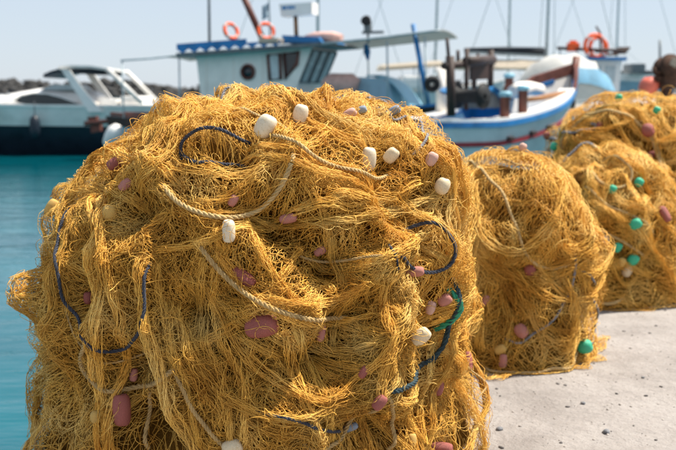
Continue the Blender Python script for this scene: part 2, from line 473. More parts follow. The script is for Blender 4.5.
def curls(pile, N, n=16, step=.008, rad=.0008, hmax=.02, curl=26.0, dirs=None, lowest=.006):
    """loose looping threads that stand off the pile"""
    rng = pile.rng
    if dirs is None:
        d = rng.normal(0, 1, (N * 3, 3)); d /= np.linalg.norm(d, axis=1, keepdims=True)
        p = pile.c + d; q = pile.snap(p, np.zeros(len(p)), -9); d = d[(q[:, 2] > .02)][:N]
    else: d = dirs
    N = len(d)
    base = pile.snap(pile.c + d, np.zeros(N))
    nr = d / np.linalg.norm(d, axis=1, keepdims=True)
    a = np.cross(nr, rng.normal(0, 1, (N, 3))); a /= np.linalg.norm(a, axis=1, keepdims=True); b = np.cross(nr, a)
    k = rng.normal(0, curl, (N, 1)) + np.cumsum(rng.normal(0, curl * .35, (N, n)), 1)
    ang = np.cumsum(k * step, 1) + rng.uniform(0, 6.28, (N, 1))
    X = np.cumsum(np.cos(ang) * step, 1); Y = np.cumsum(np.sin(ang) * step, 1)
    s = np.linspace(0, 1, n)[None]
    h = hmax * (.1 + rng.random((N, 1)) ** 1.8) * np.abs(np.sin(np.pi * s * rng.choice([1, 1, 2], (N, 1)))) + .004 - .022 * np.clip(np.abs(2 * s - 1) * 5 - 4, 0, 1)
    p = base[:, None] + a[:, None] * X[..., None] + b[:, None] * Y[..., None]
    p = pile.snap(p, h, lowest)
    t = np.array([rand_tint(rng, .05) for _ in range(40)])[rng.integers(0, 40, N)]
    return (p, np.full(N, rad), t)

def sph(th, ph):
    return np.array([math.sin(ph) * math.cos(th), math.sin(ph) * math.sin(th), math.cos(ph)])

def cover(pile, n, front, kinds, scale, ds, rad, kmul=1.0, knot=False, lift=1.0):
    """random folds of netting: hung down the sides, slung as swags, thrown over the top"""
    rng = pile.rng; out = []
    for _ in range(n):
        kind = rng.choice(len(kinds), p=kinds)
        th = front + rng.normal(0, 1.05)
        if rng.random() < .12: th = rng.uniform(0, 6.28)
        pts = []
        if kind == 0:                                  # hanging
            p0 = rng.uniform(.55, 1.3); p1 = min(2.3, p0 + rng.uniform(.5, 1.3)); dr = rng.normal(0, .22)
            for x in np.linspace(0, 1, 5): pts.append(sph(th + dr * x + rng.normal(0, .05), p0 + (p1 - p0) * x))
        elif kind == 1:                                # swag
            p0 = rng.uniform(.6, 1.6); sag = rng.uniform(.15, .55); w_ = rng.uniform(.5, 1.3); tl = rng.normal(0, .2)
            for x in np.linspace(-1, 1, 7): pts.append(sph(th + w_ / 2 * x, p0 + sag * (1 - x * x) + tl * x))
        else:                                          # over the top
            o = sph(rng.uniform(0, 6.28), rng.uniform(0, .85)); dd = rng.normal(0, 1, 3); dd -= o * (dd @ o); dd /= np.linalg.norm(dd)
            bend = rng.normal(0, .35); e = np.cross(o, dd)
            for x in np.linspace(-.6, .6, 6): pts.append(o + dd * x + e * bend * x * x)
        pts = pile.snap(pile.c + np.array(pts), np.zeros(len(pts)), -9)
        if knot:
            W = rng.uniform(.10, .26) * scale; K = max(8, int(W / rng.uniform(.0065, .012) * kmul))
            out.append(band(pile, pts, K, W, lift=rng.uniform(.006, .022) * scale * lift, ds=ds, rad=rad, zig=rng.uniform(.85, 1.15),
                            tang=rng.uniform(.004, .011) * scale, pinch=rng.uniform(.1, .55), pale=.38 if kind == 2 else .02, knot=True, per=rng.uniform(.022, .036) * scale, stand=.006))  # nets over the top tinted paler: sunlit brightness put into their colour
            continue
        W = rng.uniform(.05, .20) * scale
        K = max(8, int(W / scale / rng.uniform(.0032, .0075) * kmul))
        out.append(band(pile, pts, K, W, lift=rng.uniform(.006, .03) * scale * lift, ds=ds, rad=rad, zig=rng.uniform(.5, 1.2),
                        tang=rng.uniform(.003, .010) * scale, coh=rng.uniform(.2, .8), pinch=rng.uniform(.1, .7), pale=.03))
    return out

def underlay(pile, front, half, n, width, K, ds, rad):
    """a first, even layer of netting over the whole visible side"""
    out = []
    for i in range(n):
        th = front + lerp_(-half, half, (i + .5) / n)
        pts = [sph(th + pile.rng.normal(0, .03), p) for p in np.linspace(.25, 2.25, 7)]
        pts = pile.snap(pile.c + np.array(pts), np.zeros(7), -9)
        out.append(band(pile, pts, K, width, lift=.012, ds=ds, rad=rad, zig=1.1, tang=.010, coh=.5, pinch=.1, spread=[.5, .8, 1, 1, 1, 1], keep=0, stand=.010, sink=.042))
    return out
def lerp_(a, b, t): return a + (b - a) * t

def skirt(pile, front, half, zs, K, width, ds, rad):
    """netting lying round the foot"""
    out = []
    k_ = NP * 62 // 100; rho_ = float((pile.H[:, k_] * math.sin(k_ / NP * math.pi)).mean())
    for z in zs:
        o = pile.rng.uniform(-.3, .3); pts = []
        for a in np.linspace(front - half + o, front + half + o, 10):
            pts.append([math.cos(a), math.sin(a), (max(.02, z + pile.rng.normal(0, .015)) - pile.c[2]) / rho_])
        pts = pile.snap(pile.c + np.array(pts), np.zeros(10), .01)
        out.append(band(pile, pts, K, width, lift=.012, ds=ds, rad=rad, zig=1.1, tang=.010, coh=.5, pinch=.2, keep=.5, stand=.008))
    return out
def trail(pile, parent, pix, K, br, rad, ds=.014):
    """a loose end of net lying out over the concrete"""
    rng = pile.rng; g = []
    for x, y in pix:
        d = pray(x, y); g.append(CAM + d * (-CAM[2] / d[2]))
    c = smooth_path(g, ds); n = len(c); s = np.arange(n) * ds
    t = np.gradient(c, axis=0); t /= np.linalg.norm(t, axis=1, keepdims=True); la = np.cross([0, 0, 1.0], t)
    lat = wav(rng, K, s, .12, 3, .6) * br + rng.normal(0, br * .5, (K, 1)); h = np.abs(wav(rng, K, s, .08, 2, .2)) * br * .5 + .003
    p = c[None] + la[None] * lat[..., None] + np.array([0, 0, 1.0]) * h[..., None]
    return (p, np.full(K, rad), np.repeat([rand_tint(rng, .05)], K, 0))

def net_material(name, core=False):
    m = bpy.data.materials.new(name); m.use_nodes = True
    nt = m.node_tree; b = nt.nodes['Principled BSDF']; L = nt.links.new
    tc = nt.nodes.new('ShaderNodeTexCoord')
    n = nt.nodes.new('ShaderNodeTexNoise'); n.inputs['Scale'].default_value = 7; n.inputs['Detail'].default_value = 5
    L(tc.outputs['Object'], n.inputs[0])
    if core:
        col = ramp(nt, [(.32, (.10, .045, .006)), (.5, (.18, .085, .013)), (.7, (.27, .14, .025))], n.outputs[0])  # core darker than the threads: shade of the gaps put into its colour
    else:
        col = ramp(nt, [(.28, (.60, .270, .028)), (.5, (.78, .430, .072)), (.72, (.90, .59, .17))], n.outputs[0])
    a = nt.nodes.new('ShaderNodeAttribute'); a.attribute_name = 'tint'
    if not core:
        mx = nt.nodes.new('ShaderNodeMix'); mx.data_type = 'RGBA'; mx.blend_type = 'MULTIPLY'; mx.inputs['Factor'].default_value = 1
        L(col, mx.inputs['A']); L(a.outputs['Color'], mx.inputs['B']); col = mx.outputs['Result']
    L(col, b.inputs['Base Color'])
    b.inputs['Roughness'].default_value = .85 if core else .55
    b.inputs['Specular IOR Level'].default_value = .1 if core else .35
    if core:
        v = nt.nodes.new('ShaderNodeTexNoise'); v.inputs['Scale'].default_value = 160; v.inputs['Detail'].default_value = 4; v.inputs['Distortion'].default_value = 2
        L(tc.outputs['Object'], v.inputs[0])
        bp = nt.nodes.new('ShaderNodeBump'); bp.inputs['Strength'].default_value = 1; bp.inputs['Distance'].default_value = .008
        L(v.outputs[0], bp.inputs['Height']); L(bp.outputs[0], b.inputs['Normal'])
    return m
M_NET = net_material('golden_nylon_net'); M_CORE = net_material('packed_net_shade', True)

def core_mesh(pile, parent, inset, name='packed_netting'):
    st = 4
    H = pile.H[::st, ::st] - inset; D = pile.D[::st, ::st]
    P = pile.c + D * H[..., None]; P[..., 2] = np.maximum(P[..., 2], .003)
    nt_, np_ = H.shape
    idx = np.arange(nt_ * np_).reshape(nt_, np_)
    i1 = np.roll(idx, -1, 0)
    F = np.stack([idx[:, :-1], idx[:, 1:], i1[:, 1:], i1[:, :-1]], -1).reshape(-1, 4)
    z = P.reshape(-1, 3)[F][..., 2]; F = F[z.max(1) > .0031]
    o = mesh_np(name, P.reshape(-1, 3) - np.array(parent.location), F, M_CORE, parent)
    return o

def net_obj(name, strands, parent, stuff=False):
    V, F, Cc = tubes(strands)
    o = mesh_np(name, V - np.array(parent.location), F, M_NET, parent, True, Cc)
    if stuff: o['kind'] = 'stuff'
    return o

# ropes: three twisted strands
M_ROPE = {
 'tan': mat('tan_rope', (.56, .37, .15), .8, .2, 40, .6, 500),
 'pale': mat('pale_rope', (.62, .43, .19), .8, .15, 40, .6, 500),
 'blue': mat('blue_grey_rope', (.050, .056, .080), .7, .3, 30, .6, 500),
 'teal': mat('teal_rope', (.03, .062, .075), .7, .3, 30, .6, 500),
 'grey': mat('grey_rope', (.30, .29, .30), .8, .25, 30, .6, 500),
 'green': mat('green_strip', (.03, .30, .17), .5, .25, 20, .3, 300)}
def rope(pile, parent, pix, r, kind, lift=None, name='rope', sink=0.0, world=None):
    if world is None:
        pts = pile.hit([p[0] for p in pix], [p[1] for p in pix])
    else: pts = np.array(world)
    c = smooth_path(pts, max(.0035, r * .7))
    if pile is not None:
        s = np.arange(len(c))
        wob = np.sin(s * r * .7 / .05 + pile.rng.uniform(0, 6)) * .004
        c = pile.snap(c, np.full(len(c), (r * .9 if lift is None else lift)) + wob - sink)
    # smooth out the surface's fine dents: a rope is stiff
    for _ in range(14):
        c[1:-1] = (c[:-2] + c[1:-1] * 2 + c[2:]) / 4
    if pile is not None:
        v = c - pile.c; rr_ = np.linalg.norm(v, axis=1); lo_ = pile.look(v) + r * 1.3 + .005
        x_ = np.arange(len(c)); dip = -(2.2 * r + .014) * (np.clip(1 - x_ * r * .7 / .03, 0, 1) + np.clip(1 - (len(c) - 1 - x_) * r * .7 / .03, 0, 1))
        c = pile.c + v / rr_[:, None] * (np.maximum(rr_, lo_) + dip)[:, None]; c[:, 2] = np.maximum(c[:, 2], r)
        for _ in range(int(60 * (.005 / r))): c[1:-1] = (c[:-2] + c[1:-1] * 2 + c[2:]) / 4
    n = len(c); t = np.gradient(c, axis=0); t /= np.linalg.norm(t, axis=1, keepdims=True) + 1e-9
    a = np.cross(t, [.31, .22, .92]); a /= np.linalg.norm(a, axis=1, keepdims=True); b = np.cross(t, a)
    ds = np.linalg.norm(np.diff(c, axis=0), axis=1).mean()
    q = np.arange(n) * ds / (r * 6.5) * 2 * np.pi
    ring = np.arange(5) / 5 * 2 * np.pi
    Vs, Fs = [], []
    for k in range(3):
        w_ = q + k * 2 * np.pi / 3
        cc = c + (a * np.cos(w_)[:, None] + b * np.sin(w_)[:, None]) * r * .5
        v = cc[:, None] + r * .56 * (np.cos(ring)[None, :, None] * a[:, None] + np.sin(ring)[None, :, None] * b[:, None])
        idx = k * n * 5 + np.arange(n * 5).reshape(n, 5)
        i0 = idx[:-1]; i1 = idx[1:]
        Vs.append(v.reshape(-1, 3)); Fs.append(np.stack([i0, np.roll(i0, -1, 1), np.roll(i1, -1, 1), i1], -1).reshape(-1, 4))
    if pile is not None: pile.raise_to(c, .3)
    return mesh_np(name, np.vstack(Vs) - np.array(parent.location), np.vstack(Fs), M_ROPE[kind], parent)

# floats: barrel with a hole through it
M_FLOAT = {
 'cream': mat('cream_float', (.66, .54, .36), .5, .10, 9, .08, 120, dirt=(.52, .38, .20)),
 'white': mat('white_float', (.70, .61, .46), .45, .08, 9, .08, 120, dirt=(.58, .46, .28)),
 'amber': mat('amber_float', (.62, .38, .10), .6, .15, 18, .35, 160),
 'maroon': mat('maroon_float', (.36, .105, .085), .6, .22, 22, .4, 160, dirt=(.24, .07, .05)),
 'pink': mat('faded_pink_float', (.50, .20, .165), .6, .2, 22, .4, 160, dirt=(.45, .22, .12)),
 'rose': mat('pale_rose_float', (.66, .40, .32), .6, .2, 22, .4, 160),
 'green': mat('green_float', (.035, .42, .24), .4, .16, 20, .25, 160, dirt=(.10, .40, .26)),
 'grey': mat('blue_grey_float', (.26, .31, .38), .6, .2, 20, .3, 160)}
FLOAT_MESH = {}
def float_mesh(kind, asp):
    key = (kind, round(asp, 1))
    if key in FLOAT_MESH: return FLOAT_MESH[key]
    b = MB(); prof = []
    h = asp                                           # half length for radius 1
    rnd = random.Random(hash(key[0]) % 97 + int(asp * 10))
    N = 12
    for i in range(N + 1):
        a = -math.pi / 2 + math.pi * i / N
        e = .72 if asp > 1.15 else .95
        prof.append((.26 + .74 * max(0, math.cos(a)) ** e, h * math.copysign(abs(math.sin(a)) ** .9, math.sin(a))))
    prof = [(.24, -h * .5)] + [(.24, -h * .97)] + prof + [(.24, h * .97), (.24, h * .5)]
    b.lathe(prof, 18)
    o = b.build('float', M_FLOAT[kind]); me = o.data
    bpy.data.objects.remove(o)
    for v in me.vertices:                             # worn, slightly out of true
        v.co *= 1 + .035 * math.sin(v.co.x * 3.1 + 1) * math.cos(v.co.y * 2.7 + v.co.z * 2)
    FLOAT_MESH[key] = me
    return me
def put_float(pile, parent, x, y, wpx, lpx, ang, kind, sink=.35, tilt=.2, label=None):
    """ang: the long axis on the photograph, degrees from vertical, clockwise"""
    p = pile.hit([x], [y])[0]
    d = np.linalg.norm(p - CAM)
    r = wpx / 2 / 938.9 * d * .9; l = lpx / 2 / 938.9 * d * .9
    n = pile.normal(p, .05)
    c = p + n * r * (1 - sink)
    me = float_mesh(kind, round(l / r, 1))
    o = bpy.data.objects.new('float', me); link(o, parent)
    view = Vector(CAM - p).normalized(); right = Vector((0, 0, 1)).cross(view).normalized(); up = view.cross(right)
    a = R(ang)
    ax = (up * math.cos(a) + right * math.sin(a) + view * tilt).normalized()
    o.rotation_mode = 'QUATERNION'; o.rotation_quaternion = ax.to_track_quat('Z', 'Y')
    o.scale = (r, r, r); o.location = Vector(c) - parent.location
    if label: o['label'] = label
    g = pile.rng.normal(0, 1, (500, 3)); g /= np.linalg.norm(g, axis=1, keepdims=True); axn = np.array(ax)
    pile.raise_to(np.array(c) + (g + np.outer(g @ axn, axn) * (l / r - 1)) * r, .9)
    return o
# ---- the large pile in front
def drum(a, b, zc, p, flare=.06, pt=None, sq=2.2, tilt=(0, 0)):
    def f(x, y, z):
        zz = z - zc - tilt[0] * x - tilt[1] * y
        aa = a * (1 + flare * np.exp(-np.clip(z, 0, 9) / .14))
        rho = (np.abs(x) ** sq + np.abs(y) ** sq) ** (1 / sq)
        pp = np.where(zz > 0, p if pt is None else pt, p)
        bb = np.where(zz > 0, b, b * 2.2)
        return ((rho / aa) ** pp + (np.abs(zz) / bb) ** pp)
    return f
NETS = 'golden fishing nets heaped along the quay'
def big_pile():
    root = empty('net_pile', (-.27, 3.0, 0))
    tag(root, 'largest heap of golden fishing net, sharp in the foreground, with cream and maroon floats', 'fishing net', NETS)
    P = Pile((-.27, 3.0, .46), drum(.645, .655, .46, 2.9, tilt=(.07, 0)), 11)
    P.bump((.75, .1, .55), .04, .45); P.bump((-.7, -.2, .62), -.05, .35); P.bump((.74, -.12, -.42), .085, .25); P.bump((.6, -.5, .45), .02, .3)
    P.bump((.2, -.3, .9), .03, .3); P.bump((-.2, .1, .98), -.01, .3)
    P.noise(.018, 9, 20); P.noise(.017, 20, 30, .5); P.noise(.008, 45, 30, .5)
    # lump of bundled float sticking out on the left
    l = P.hit([34], [292])[0] - P.c
    P.bump(l, .06, .085, 4)
    l = P.hit([108], [215])[0] - P.c; P.bump(l, .035, .08)
    l = P.hit([465], [300])[0] - P.c; P.bump(l, .02, .1)
    l = P.hit([325], [90])[0] - P.c; P.bump(l, .02, .06)
    l = P.hit([232], [95])[0] - P.c; P.bump(l, -.03, .16)
    for _ in range(54):                                # hollows between the folds
        x, y = P.rng.uniform(60, 460), P.rng.uniform(110, 450); l = P.hit([x], [y])[0] - P.c; P.bump(l, -P.rng.uniform(.02, .085), P.rng.uniform(.045, .11))
    st = []
    F = -math.pi / 2
    st += underlay(P, F, 1.9, 17, .22, 22, .03, .0009)
    st += cover(P, 6, F, [.55, .25, .20], .8, .017, .0009, lift=1.5)
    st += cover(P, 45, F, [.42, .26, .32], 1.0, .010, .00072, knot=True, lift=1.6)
    st.append(curls(P, 1500, 15, .007, .00075, .012, 30))
    st += slung(P, 13, F, 24, .0095, .013, .0009)
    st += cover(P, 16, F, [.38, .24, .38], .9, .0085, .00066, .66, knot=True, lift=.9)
    # the folds one can follow by eye
    S = [([(150, 178), (172, 198), (200, 213), (230, 219), (258, 211), (277, 190), (291, 160), (296, 140)], .034, 26, .016, .2),
         ([(150, 250), (185, 250), (225, 234), (290, 217), (350, 207), (395, 195), (422, 181)], .055, 34, .022, .12),
         ([(195, 235), (220, 268), (255, 300), (300, 316), (345, 318), (375, 300), (392, 265), (395, 235)], .075, 46, .022, .02),
         ([(180, 270), (230, 320), (290, 350), (345, 360), (385, 340), (410, 300)], .08, 46, .022, .0),
         ([(165, 300), (185, 350), (215, 390), (260, 420), (320, 425), (370, 400), (400, 360)], .10, 56, .024, .0),
         ([(70, 215), (60, 270), (50, 330), (42, 400), (40, 455)], .11, 50, .02, .0),
         ([(104, 195), (97, 250), (100, 320), (108, 390), (112, 455)], .14, 64, .03, .03),
         ([(150, 250), (158, 300), (170, 360), (190, 420), (200, 455)], .12, 56, .025, .0),
         ([(66, 197), (95, 188), (125, 195), (150, 208)], .04, 26, .016, .15),
         ([(205, 95), (250, 100), (300, 110), (345, 135), (370, 150)], .10, 50, .018, .12),
         ([(395, 112), (430, 150), (452, 200), (462, 235)], .09, 50, .022, .1),
         ([(390, 270), (388, 330), (380, 390), (375, 455)], .07, 40, .02, .0),
         ([(440, 330), (430, 380), (425, 455)], .08, 40, .02, .0),
         ([(452, 350), (465, 400), (478, 455)], .07, 36, .02, .05),
         ([(330, 190), (380, 215), (425, 235), (455, 262)], .09, 46, .018, .05),
         ([(75, 165), (110, 152), (150, 160), (180, 190)], .07, 40, .018, .1),
         ([(300, 250), (340, 268), (385, 262), (420, 235)], .06, 36, .02, .03),
         ([(195, 102), (172, 130), (152, 165), (140, 188)], .09, 46, .018, .1),
         ([(250, 150), (300, 160), (350, 180), (385, 200)], .08, 42, .018, .1),
         ([(215, 250), (215, 320), (235, 390), (240, 455)], .08, 40, .02, .0),
         ([(320, 90), (370, 105), (405, 125), (425, 160)], .07, 40, .016, .15),
         ([(290, 330), (310, 390), (330, 450)], .08, 40, .02, .0),
         ([(330, 230), (345, 290), (340, 350)], .05, 30, .016, .0),
         ([(205, 285), (240, 350), (285, 385), (335, 392), (378, 365), (398, 320)], .05, 30, .02, .06),
         ([(210, 250), (245, 292), (290, 306), (330, 300), (372, 280)], .05, 30, .02, .08),
         ([(176, 300), (205, 372), (250, 405), (310, 412), (362, 390)], .05, 30, .02, .05),
         ([(250, 215), (300, 228), (350, 222), (410, 205), (440, 200)], .05, 30, .02, .10)]
    for pix, wd, K, lift, pale in S:  # folds near the top carry more pale tint: sunlight painted into them
        pts = P.hit([p[0] for p in pix], [p[1] for p in pix])
        parts = []
        nb = max(1, int(round(wd / .052)))
        t_ = np.gradient(pts, axis=0); nr_ = pts - P.c; la_ = np.cross(nr_, t_); la_ /= np.linalg.norm(la_, axis=1, keepdims=True)
        if nb > 1 or pale < .1:                           # open mesh hanging under the gathered edge
            parts.append(band(P, pts, int(K * .55), wd * 1.5, .006, .010, .0008, 1.0, .006, .8, .35, None, pale, .6, stand=.005, knot=True, per=.032))
        for k in range(nb):
            off = (k - (nb - 1) / 2) * .045
            sc = np.sin(np.linspace(.35, math.pi - .35, len(pts)))[:, None]
            parts.append(bundle(P, pts + la_ * off * sc + P.rng.normal(0, .006, pts.shape), int(26 * P.rng.uniform(.8, 1.3)), .0115 * P.rng.uniform(.75, 1.3), .0115, .00092, P.rng.uniform(.25, .7), pale * 1.3 + (.06 if pale > .04 else -.02)))
        net_obj('net_fold', parts, root)
    for d in (([(8, 292), (20, 280), (36, 276), (50, 290)]), ([(10, 300), (25, 305), (45, 300)]), ([(14, 285), (20, 300), (30, 310)])):
        pts = P.hit([max(p[0], 26) for p in d], [p[1] for p in d]); st.append(band(P, pts, 26, .06, .008, .01, .0009, .8, .003))
    st.append(curls(P, 1300, 16, .007, .00075, .012, 30))
    st.append(curls(P, 700, 22, .008, .0008, .028, 18))
    net_obj('netting', st, root, True)
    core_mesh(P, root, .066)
    # ropes
    RP = [([(160, 180), (176, 202), (202, 216), (230, 221), (258, 214), (279, 192), (292, 163), (295, 148)], .0068, 'pale'),
          ([(72, 203), (63, 240), (62, 270), (70, 308), (88, 340), (112, 352), (132, 345), (143, 322), (146, 290), (149, 262)], .005, 'blue'),
          ([(180, 158), (182, 142), (196, 133), (225, 134), (250, 140)], .005, 'blue'),
          ([(180, 150), (186, 160), (200, 167), (225, 168), (248, 165)], .005, 'blue'),
          ([(190, 98), (206, 92), (224, 91), (240, 96)], .005, 'grey'),
          ([(266, 133), (300, 148), (345, 172), (372, 182), (392, 172)], .0055, 'pale'),
          ([(214, 100), (252, 116), (275, 123), (296, 138)], .004, 'pale'),
          ([(83, 335), (84, 362), (97, 382), (125, 389), (152, 384), (178, 366)], .0068, 'tan'),
          ([(196, 240), (222, 274), (262, 304), (312, 320), (350, 318)], .0068, 'tan'),
          ([(60, 300), (84, 345), (118, 362), (150, 350)], .003, 'tan'),
          ([(402, 232), (418, 224), (440, 230), (453, 248), (448, 266), (428, 274), (408, 268), (392, 252)], .0055, 'blue'),
          ([(456, 278), (455, 305), (446, 335), (430, 360), (408, 383), (384, 392)], .0075, 'teal'),
          ([(388, 240), (394, 256), (396, 280)], .004, 'blue'),
          ([(450, 290), (441, 330), (436, 365)], .004, 'teal'),
          ([(388, 395), (387, 420), (390, 452)], .0062, 'tan'),
          ([(305, 448), (345, 425), (385, 398)], .0062, 'tan'),
          ([(255, 412), (290, 416), (325, 428), (345, 430)], .005, 'blue'),
          ([(172, 365), (195, 410), (222, 440), (240, 452)], .006, 'tan'),
          ([(455, 352), (470, 372), (478, 392), (475, 412)], .0035, 'tan'),
          ([(300, 255), (345, 262), (385, 255)], .004, 'tan'),
          ([(46, 425), (36, 440), (33, 452)], .004, 'tan'),
          ([(150, 384), (150, 420), (146, 452)], .0062, 'tan'),
          ([(380, 105), (386, 118), (398, 122), (410, 116)], .005, 'grey'),
          ([(410, 118), (420, 128), (424, 142), (416, 152)], .005, 'grey'),
          ([(365, 96), (380, 100), (396, 110)], .005, 'grey')]
    for pix, r, k in RP: rope(P, root, pix, r, k)
    rope(P, root, [(452, 288), (456, 300), (450, 318), (440, 330)], .010, 'green', name='green_strip')
    # floats: x, y, width, length, angle, kind
    FL = [(266, 131, 22, 27, 30, 'white'), (300, 119, 17, 25, 12, 'white'), (367, 161, 17, 27, 5, 'white'), (229, 231, 15, 25, 0, 'white'),
          (391, 157, 15, 18, 40, 'cream'), (349, 116, 11, 15, 60, 'rose'), (417, 335, 17, 22, 50, 'cream'), (233, 444, 18, 22, 75, 'cream'),
          (440, 185, 17, 18, 20, 'cream'), (430, 160, 13, 15, 30, 'rose'), (110, 213, 16, 18, 0, 'amber'), 
          (97, 417, 14, 14, 0, 'amber'), (52, 208, 13, 20, 30, 'amber'),
          (262, 323, 26, 36, 80, 'maroon'), (243, 277, 17, 32, 125, 'maroon'), (122, 410, 20, 34, 0, 'maroon'), (320, 332, 9, 20, 10, 'pink'),
          (413, 271, 12, 22, 85, 'pink'), (430, 306, 11, 15, 20, 'rose'), (444, 299, 13, 15, 60, 'pink'), (379, 401, 13, 18, 40, 'maroon'),
          (436, 386, 13, 18, 10, 'maroon'), (467, 362, 9, 22, 175, 'maroon'), (440, 448, 14, 24, 90, 'maroon'), (117, 164, 13, 17, 60, 'maroon'),
          (127, 185, 11, 16, 50, 'pink'), (289, 218, 11, 20, 80, 'pink'), (233, 201, 10, 14, 30, 'pink'), (364, 372, 9, 14, 30, 'maroon'),
          (134, 375, 9, 14, 10, 'pink'), (320, 250, 10, 14, 60, 'pink'), (394, 112, 10, 14, 60, 'grey'), (88, 298, 10, 13, 0, 'maroon'),
          (360, 111, 9, 13, 70, 'grey'), (348, 428, 9, 20, 70, 'grey'), (412, 440, 10, 14, 0, 'amber')]
    for x, y, a, b_, g, k in FL: put_float(P, root, x, y, a, b_, g, k, sink={'white': .4, 'cream': .45, 'rose': .45, 'amber': .95}.get(k, .6))
    # threads that cross over ropes and floats
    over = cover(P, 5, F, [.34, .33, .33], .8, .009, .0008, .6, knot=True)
    over.append(curls(P, 500, 20, .008, .0008, .022, 18))
    net_obj('loose_threads', over, root, True)
    print('PILE1 tris', sum(len(o.data.polygons) * 2 for o in root.children)); return P, root
PILE1, PILE1_ROOT = big_pile()
# ---- the smaller heaps behind
def heap(c, shape, seed, label, nb, nk, ropes, floats, bumps=(), hollows=20, hpx=(450, 676, 150, 360), ncurl=900, folds=(), rad=.0011, trails=()):
    root = empty('net_pile', (c[0], c[1], 0)); tag(root, label, 'fishing net', NETS)
    P = Pile(c, shape, seed)
    for d, a, s_ in bumps: P.bump(d, a, s_)
    P.noise(.018, 10, 20); P.noise(.014, 24, 30, .5)
    for _ in range(hollows):
        l = P.hit([P.rng.uniform(hpx[0], hpx[1])], [P.rng.uniform(hpx[2], hpx[3])])[0] - P.c; P.bump(l, -P.rng.uniform(.015, .06), P.rng.uniform(.06, .13))
    F = -math.pi / 2
    st = underlay(P, F, 1.8, 12, .20, 16, .032, rad)
    st += cover(P, nb // 4, F, [.40, .30, .30], .9, .024, rad, lift=1.4)
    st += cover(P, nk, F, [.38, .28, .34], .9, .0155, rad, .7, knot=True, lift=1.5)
    st += slung(P, 12, F, 16, .014, .020, rad)
    st += skirt(P, F, 1.6, (.03, .08, .14), 18, .11, .03, rad)
    for pix in trails: st.append(trail(P, root, pix, 14, .02, rad))
    for pix, wd, K, lift, pale in folds:
        pts = P.hit([p[0] for p in pix], [p[1] for p in pix])
        b_ = [band(P, pts, int(K * .5), wd * 1.4, lift * .5, .016, rad, 1., .006, .8, .4, None, pale, .7, stand=.005, knot=True, per=.04), bundle(P, pts, 22, .018, .018, rad, .3, pale)]
        net_obj('net_fold', b_, root)
    st.append(curls(P, ncurl, 16, .010, rad * .9, .022, 20))
    st.append(curls(P, ncurl // 3, 18, .012, rad * .9, .04, 12))
    net_obj('netting', st, root, True)
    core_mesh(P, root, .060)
    for pix, r, k in ropes: rope(P, root, pix, r, k)
    for x, y, a, b_, g, k in floats: put_float(P, root, x, y, a, b_, g, k, sink=.35)
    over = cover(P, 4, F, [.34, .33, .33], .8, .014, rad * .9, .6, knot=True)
    net_obj('loose_threads', over, root, True)
    print('heap tris', sum(len(o.data.polygons) * 2 for o in root.children))
    return P, root
PILE2, _ = heap((.775, 4.12, .34), drum(.335, .535, .34, 2.6, .10), 21, 'medium heap of golden net with one green float at its foot on the concrete', 26, 26,
     [([(468, 160), (485, 175), (503, 195), (515, 225), (528, 258), (548, 270), (575, 262)], .007, 'pale'),
      ([(582, 270), (590, 300), (592, 330), (586, 345)], .006, 'grey'),
      ([(575, 250), (570, 285), (555, 315), (525, 338), (505, 340)], .006, 'grey'),
      ([(480, 366), (520, 371), (560, 366), (580, 352)], .007, 'pale'),
      ([(500, 158), (520, 168), (540, 170)], .005, 'tan')],
     [(531, 269, 15, 13, 80, 'maroon'), (581, 345, 16, 16, 80, 'green'), (521, 331, 14, 16, 140, 'pink'), (503, 361, 9, 15, 5, 'pink'),
      (500, 350, 10, 13, 60, 'amber'), (522, 150, 9, 10, 30, 'rose'), (468, 190, 9, 12, 0, 'maroon'), (485, 300, 8, 12, 30, 'pink')],
     trails=[[(540, 366), (570, 364), (596, 352), (604, 338)], [(470, 372), (490, 380), (520, 374)], [(560, 372), (585, 366), (600, 358)]], bumps=[((.7, -.3, .5), .04, .4), ((-.7, -.3, .6), .02, .3)], hpx=(465, 590, 165, 360),
     folds=[([(470, 165), (480, 215), (478, 280), (482, 350)], .08, 40, .03, .05), ([(505, 155), (545, 165), (575, 200), (585, 250)], .10, 44, .035, .1),
            ([(470, 250), (500, 272), (540, 275), (578, 255)], .07, 36, .035, .05), ([(500, 290), (510, 330), (500, 365)], .08, 36, .03, 0.),
            ([(560, 275), (570, 310), (565, 355)], .08, 36, .03, .05)])
PILE3, _ = heap((1.53, 5.30, .32), drum(.41, .50, .32, 2.6, .08), 31, 'low heap of golden net with green and purple floats, between two other heaps', 16, 14,
     [([(590, 170), (600, 185), (620, 190), (632, 178), (622, 163), (602, 160)], .008, 'pale'), ([(560, 155), (580, 148), (600, 150)], .009, 'grey'),
      ([(585, 185), (605, 205), (630, 215), (655, 235)], .008, 'pale'), ([(598, 230), (620, 240), (650, 260)], .008, 'tan'),
      ([(592, 298), (610, 302), (625, 299)], .009, 'pale')],
     [(611, 190, 9, 10, 30, 'green'), (636, 183, 10, 10, 40, 'green'), (635, 224, 12, 13, 60, 'green'), (632, 258, 12, 13, 40, 'green'), (618, 246, 9, 11, 30, 'green'),
      (627, 270, 11, 14, 20, 'cream'), (620, 262, 9, 10, 20, 'amber'), (592, 297, 12, 10, 80, 'maroon'), (664, 216, 9, 18, 150, 'maroon'), (606, 240, 8, 10, 0, 'grey')],
     trails=[[(600, 300), (625, 303), (648, 298)], [(640, 296), (668, 292), (690, 290)]], hpx=(590, 670, 155, 290), hollows=16, ncurl=450, rad=.0013,
     folds=[([(585, 200), (610, 215), (640, 235), (665, 265)], .10, 36, .04, .05), ([(590, 250), (615, 262), (650, 275)], .10, 36, .04, .0), ([(595, 150), (625, 165), (650, 195)], .12, 40, .03, .1)])
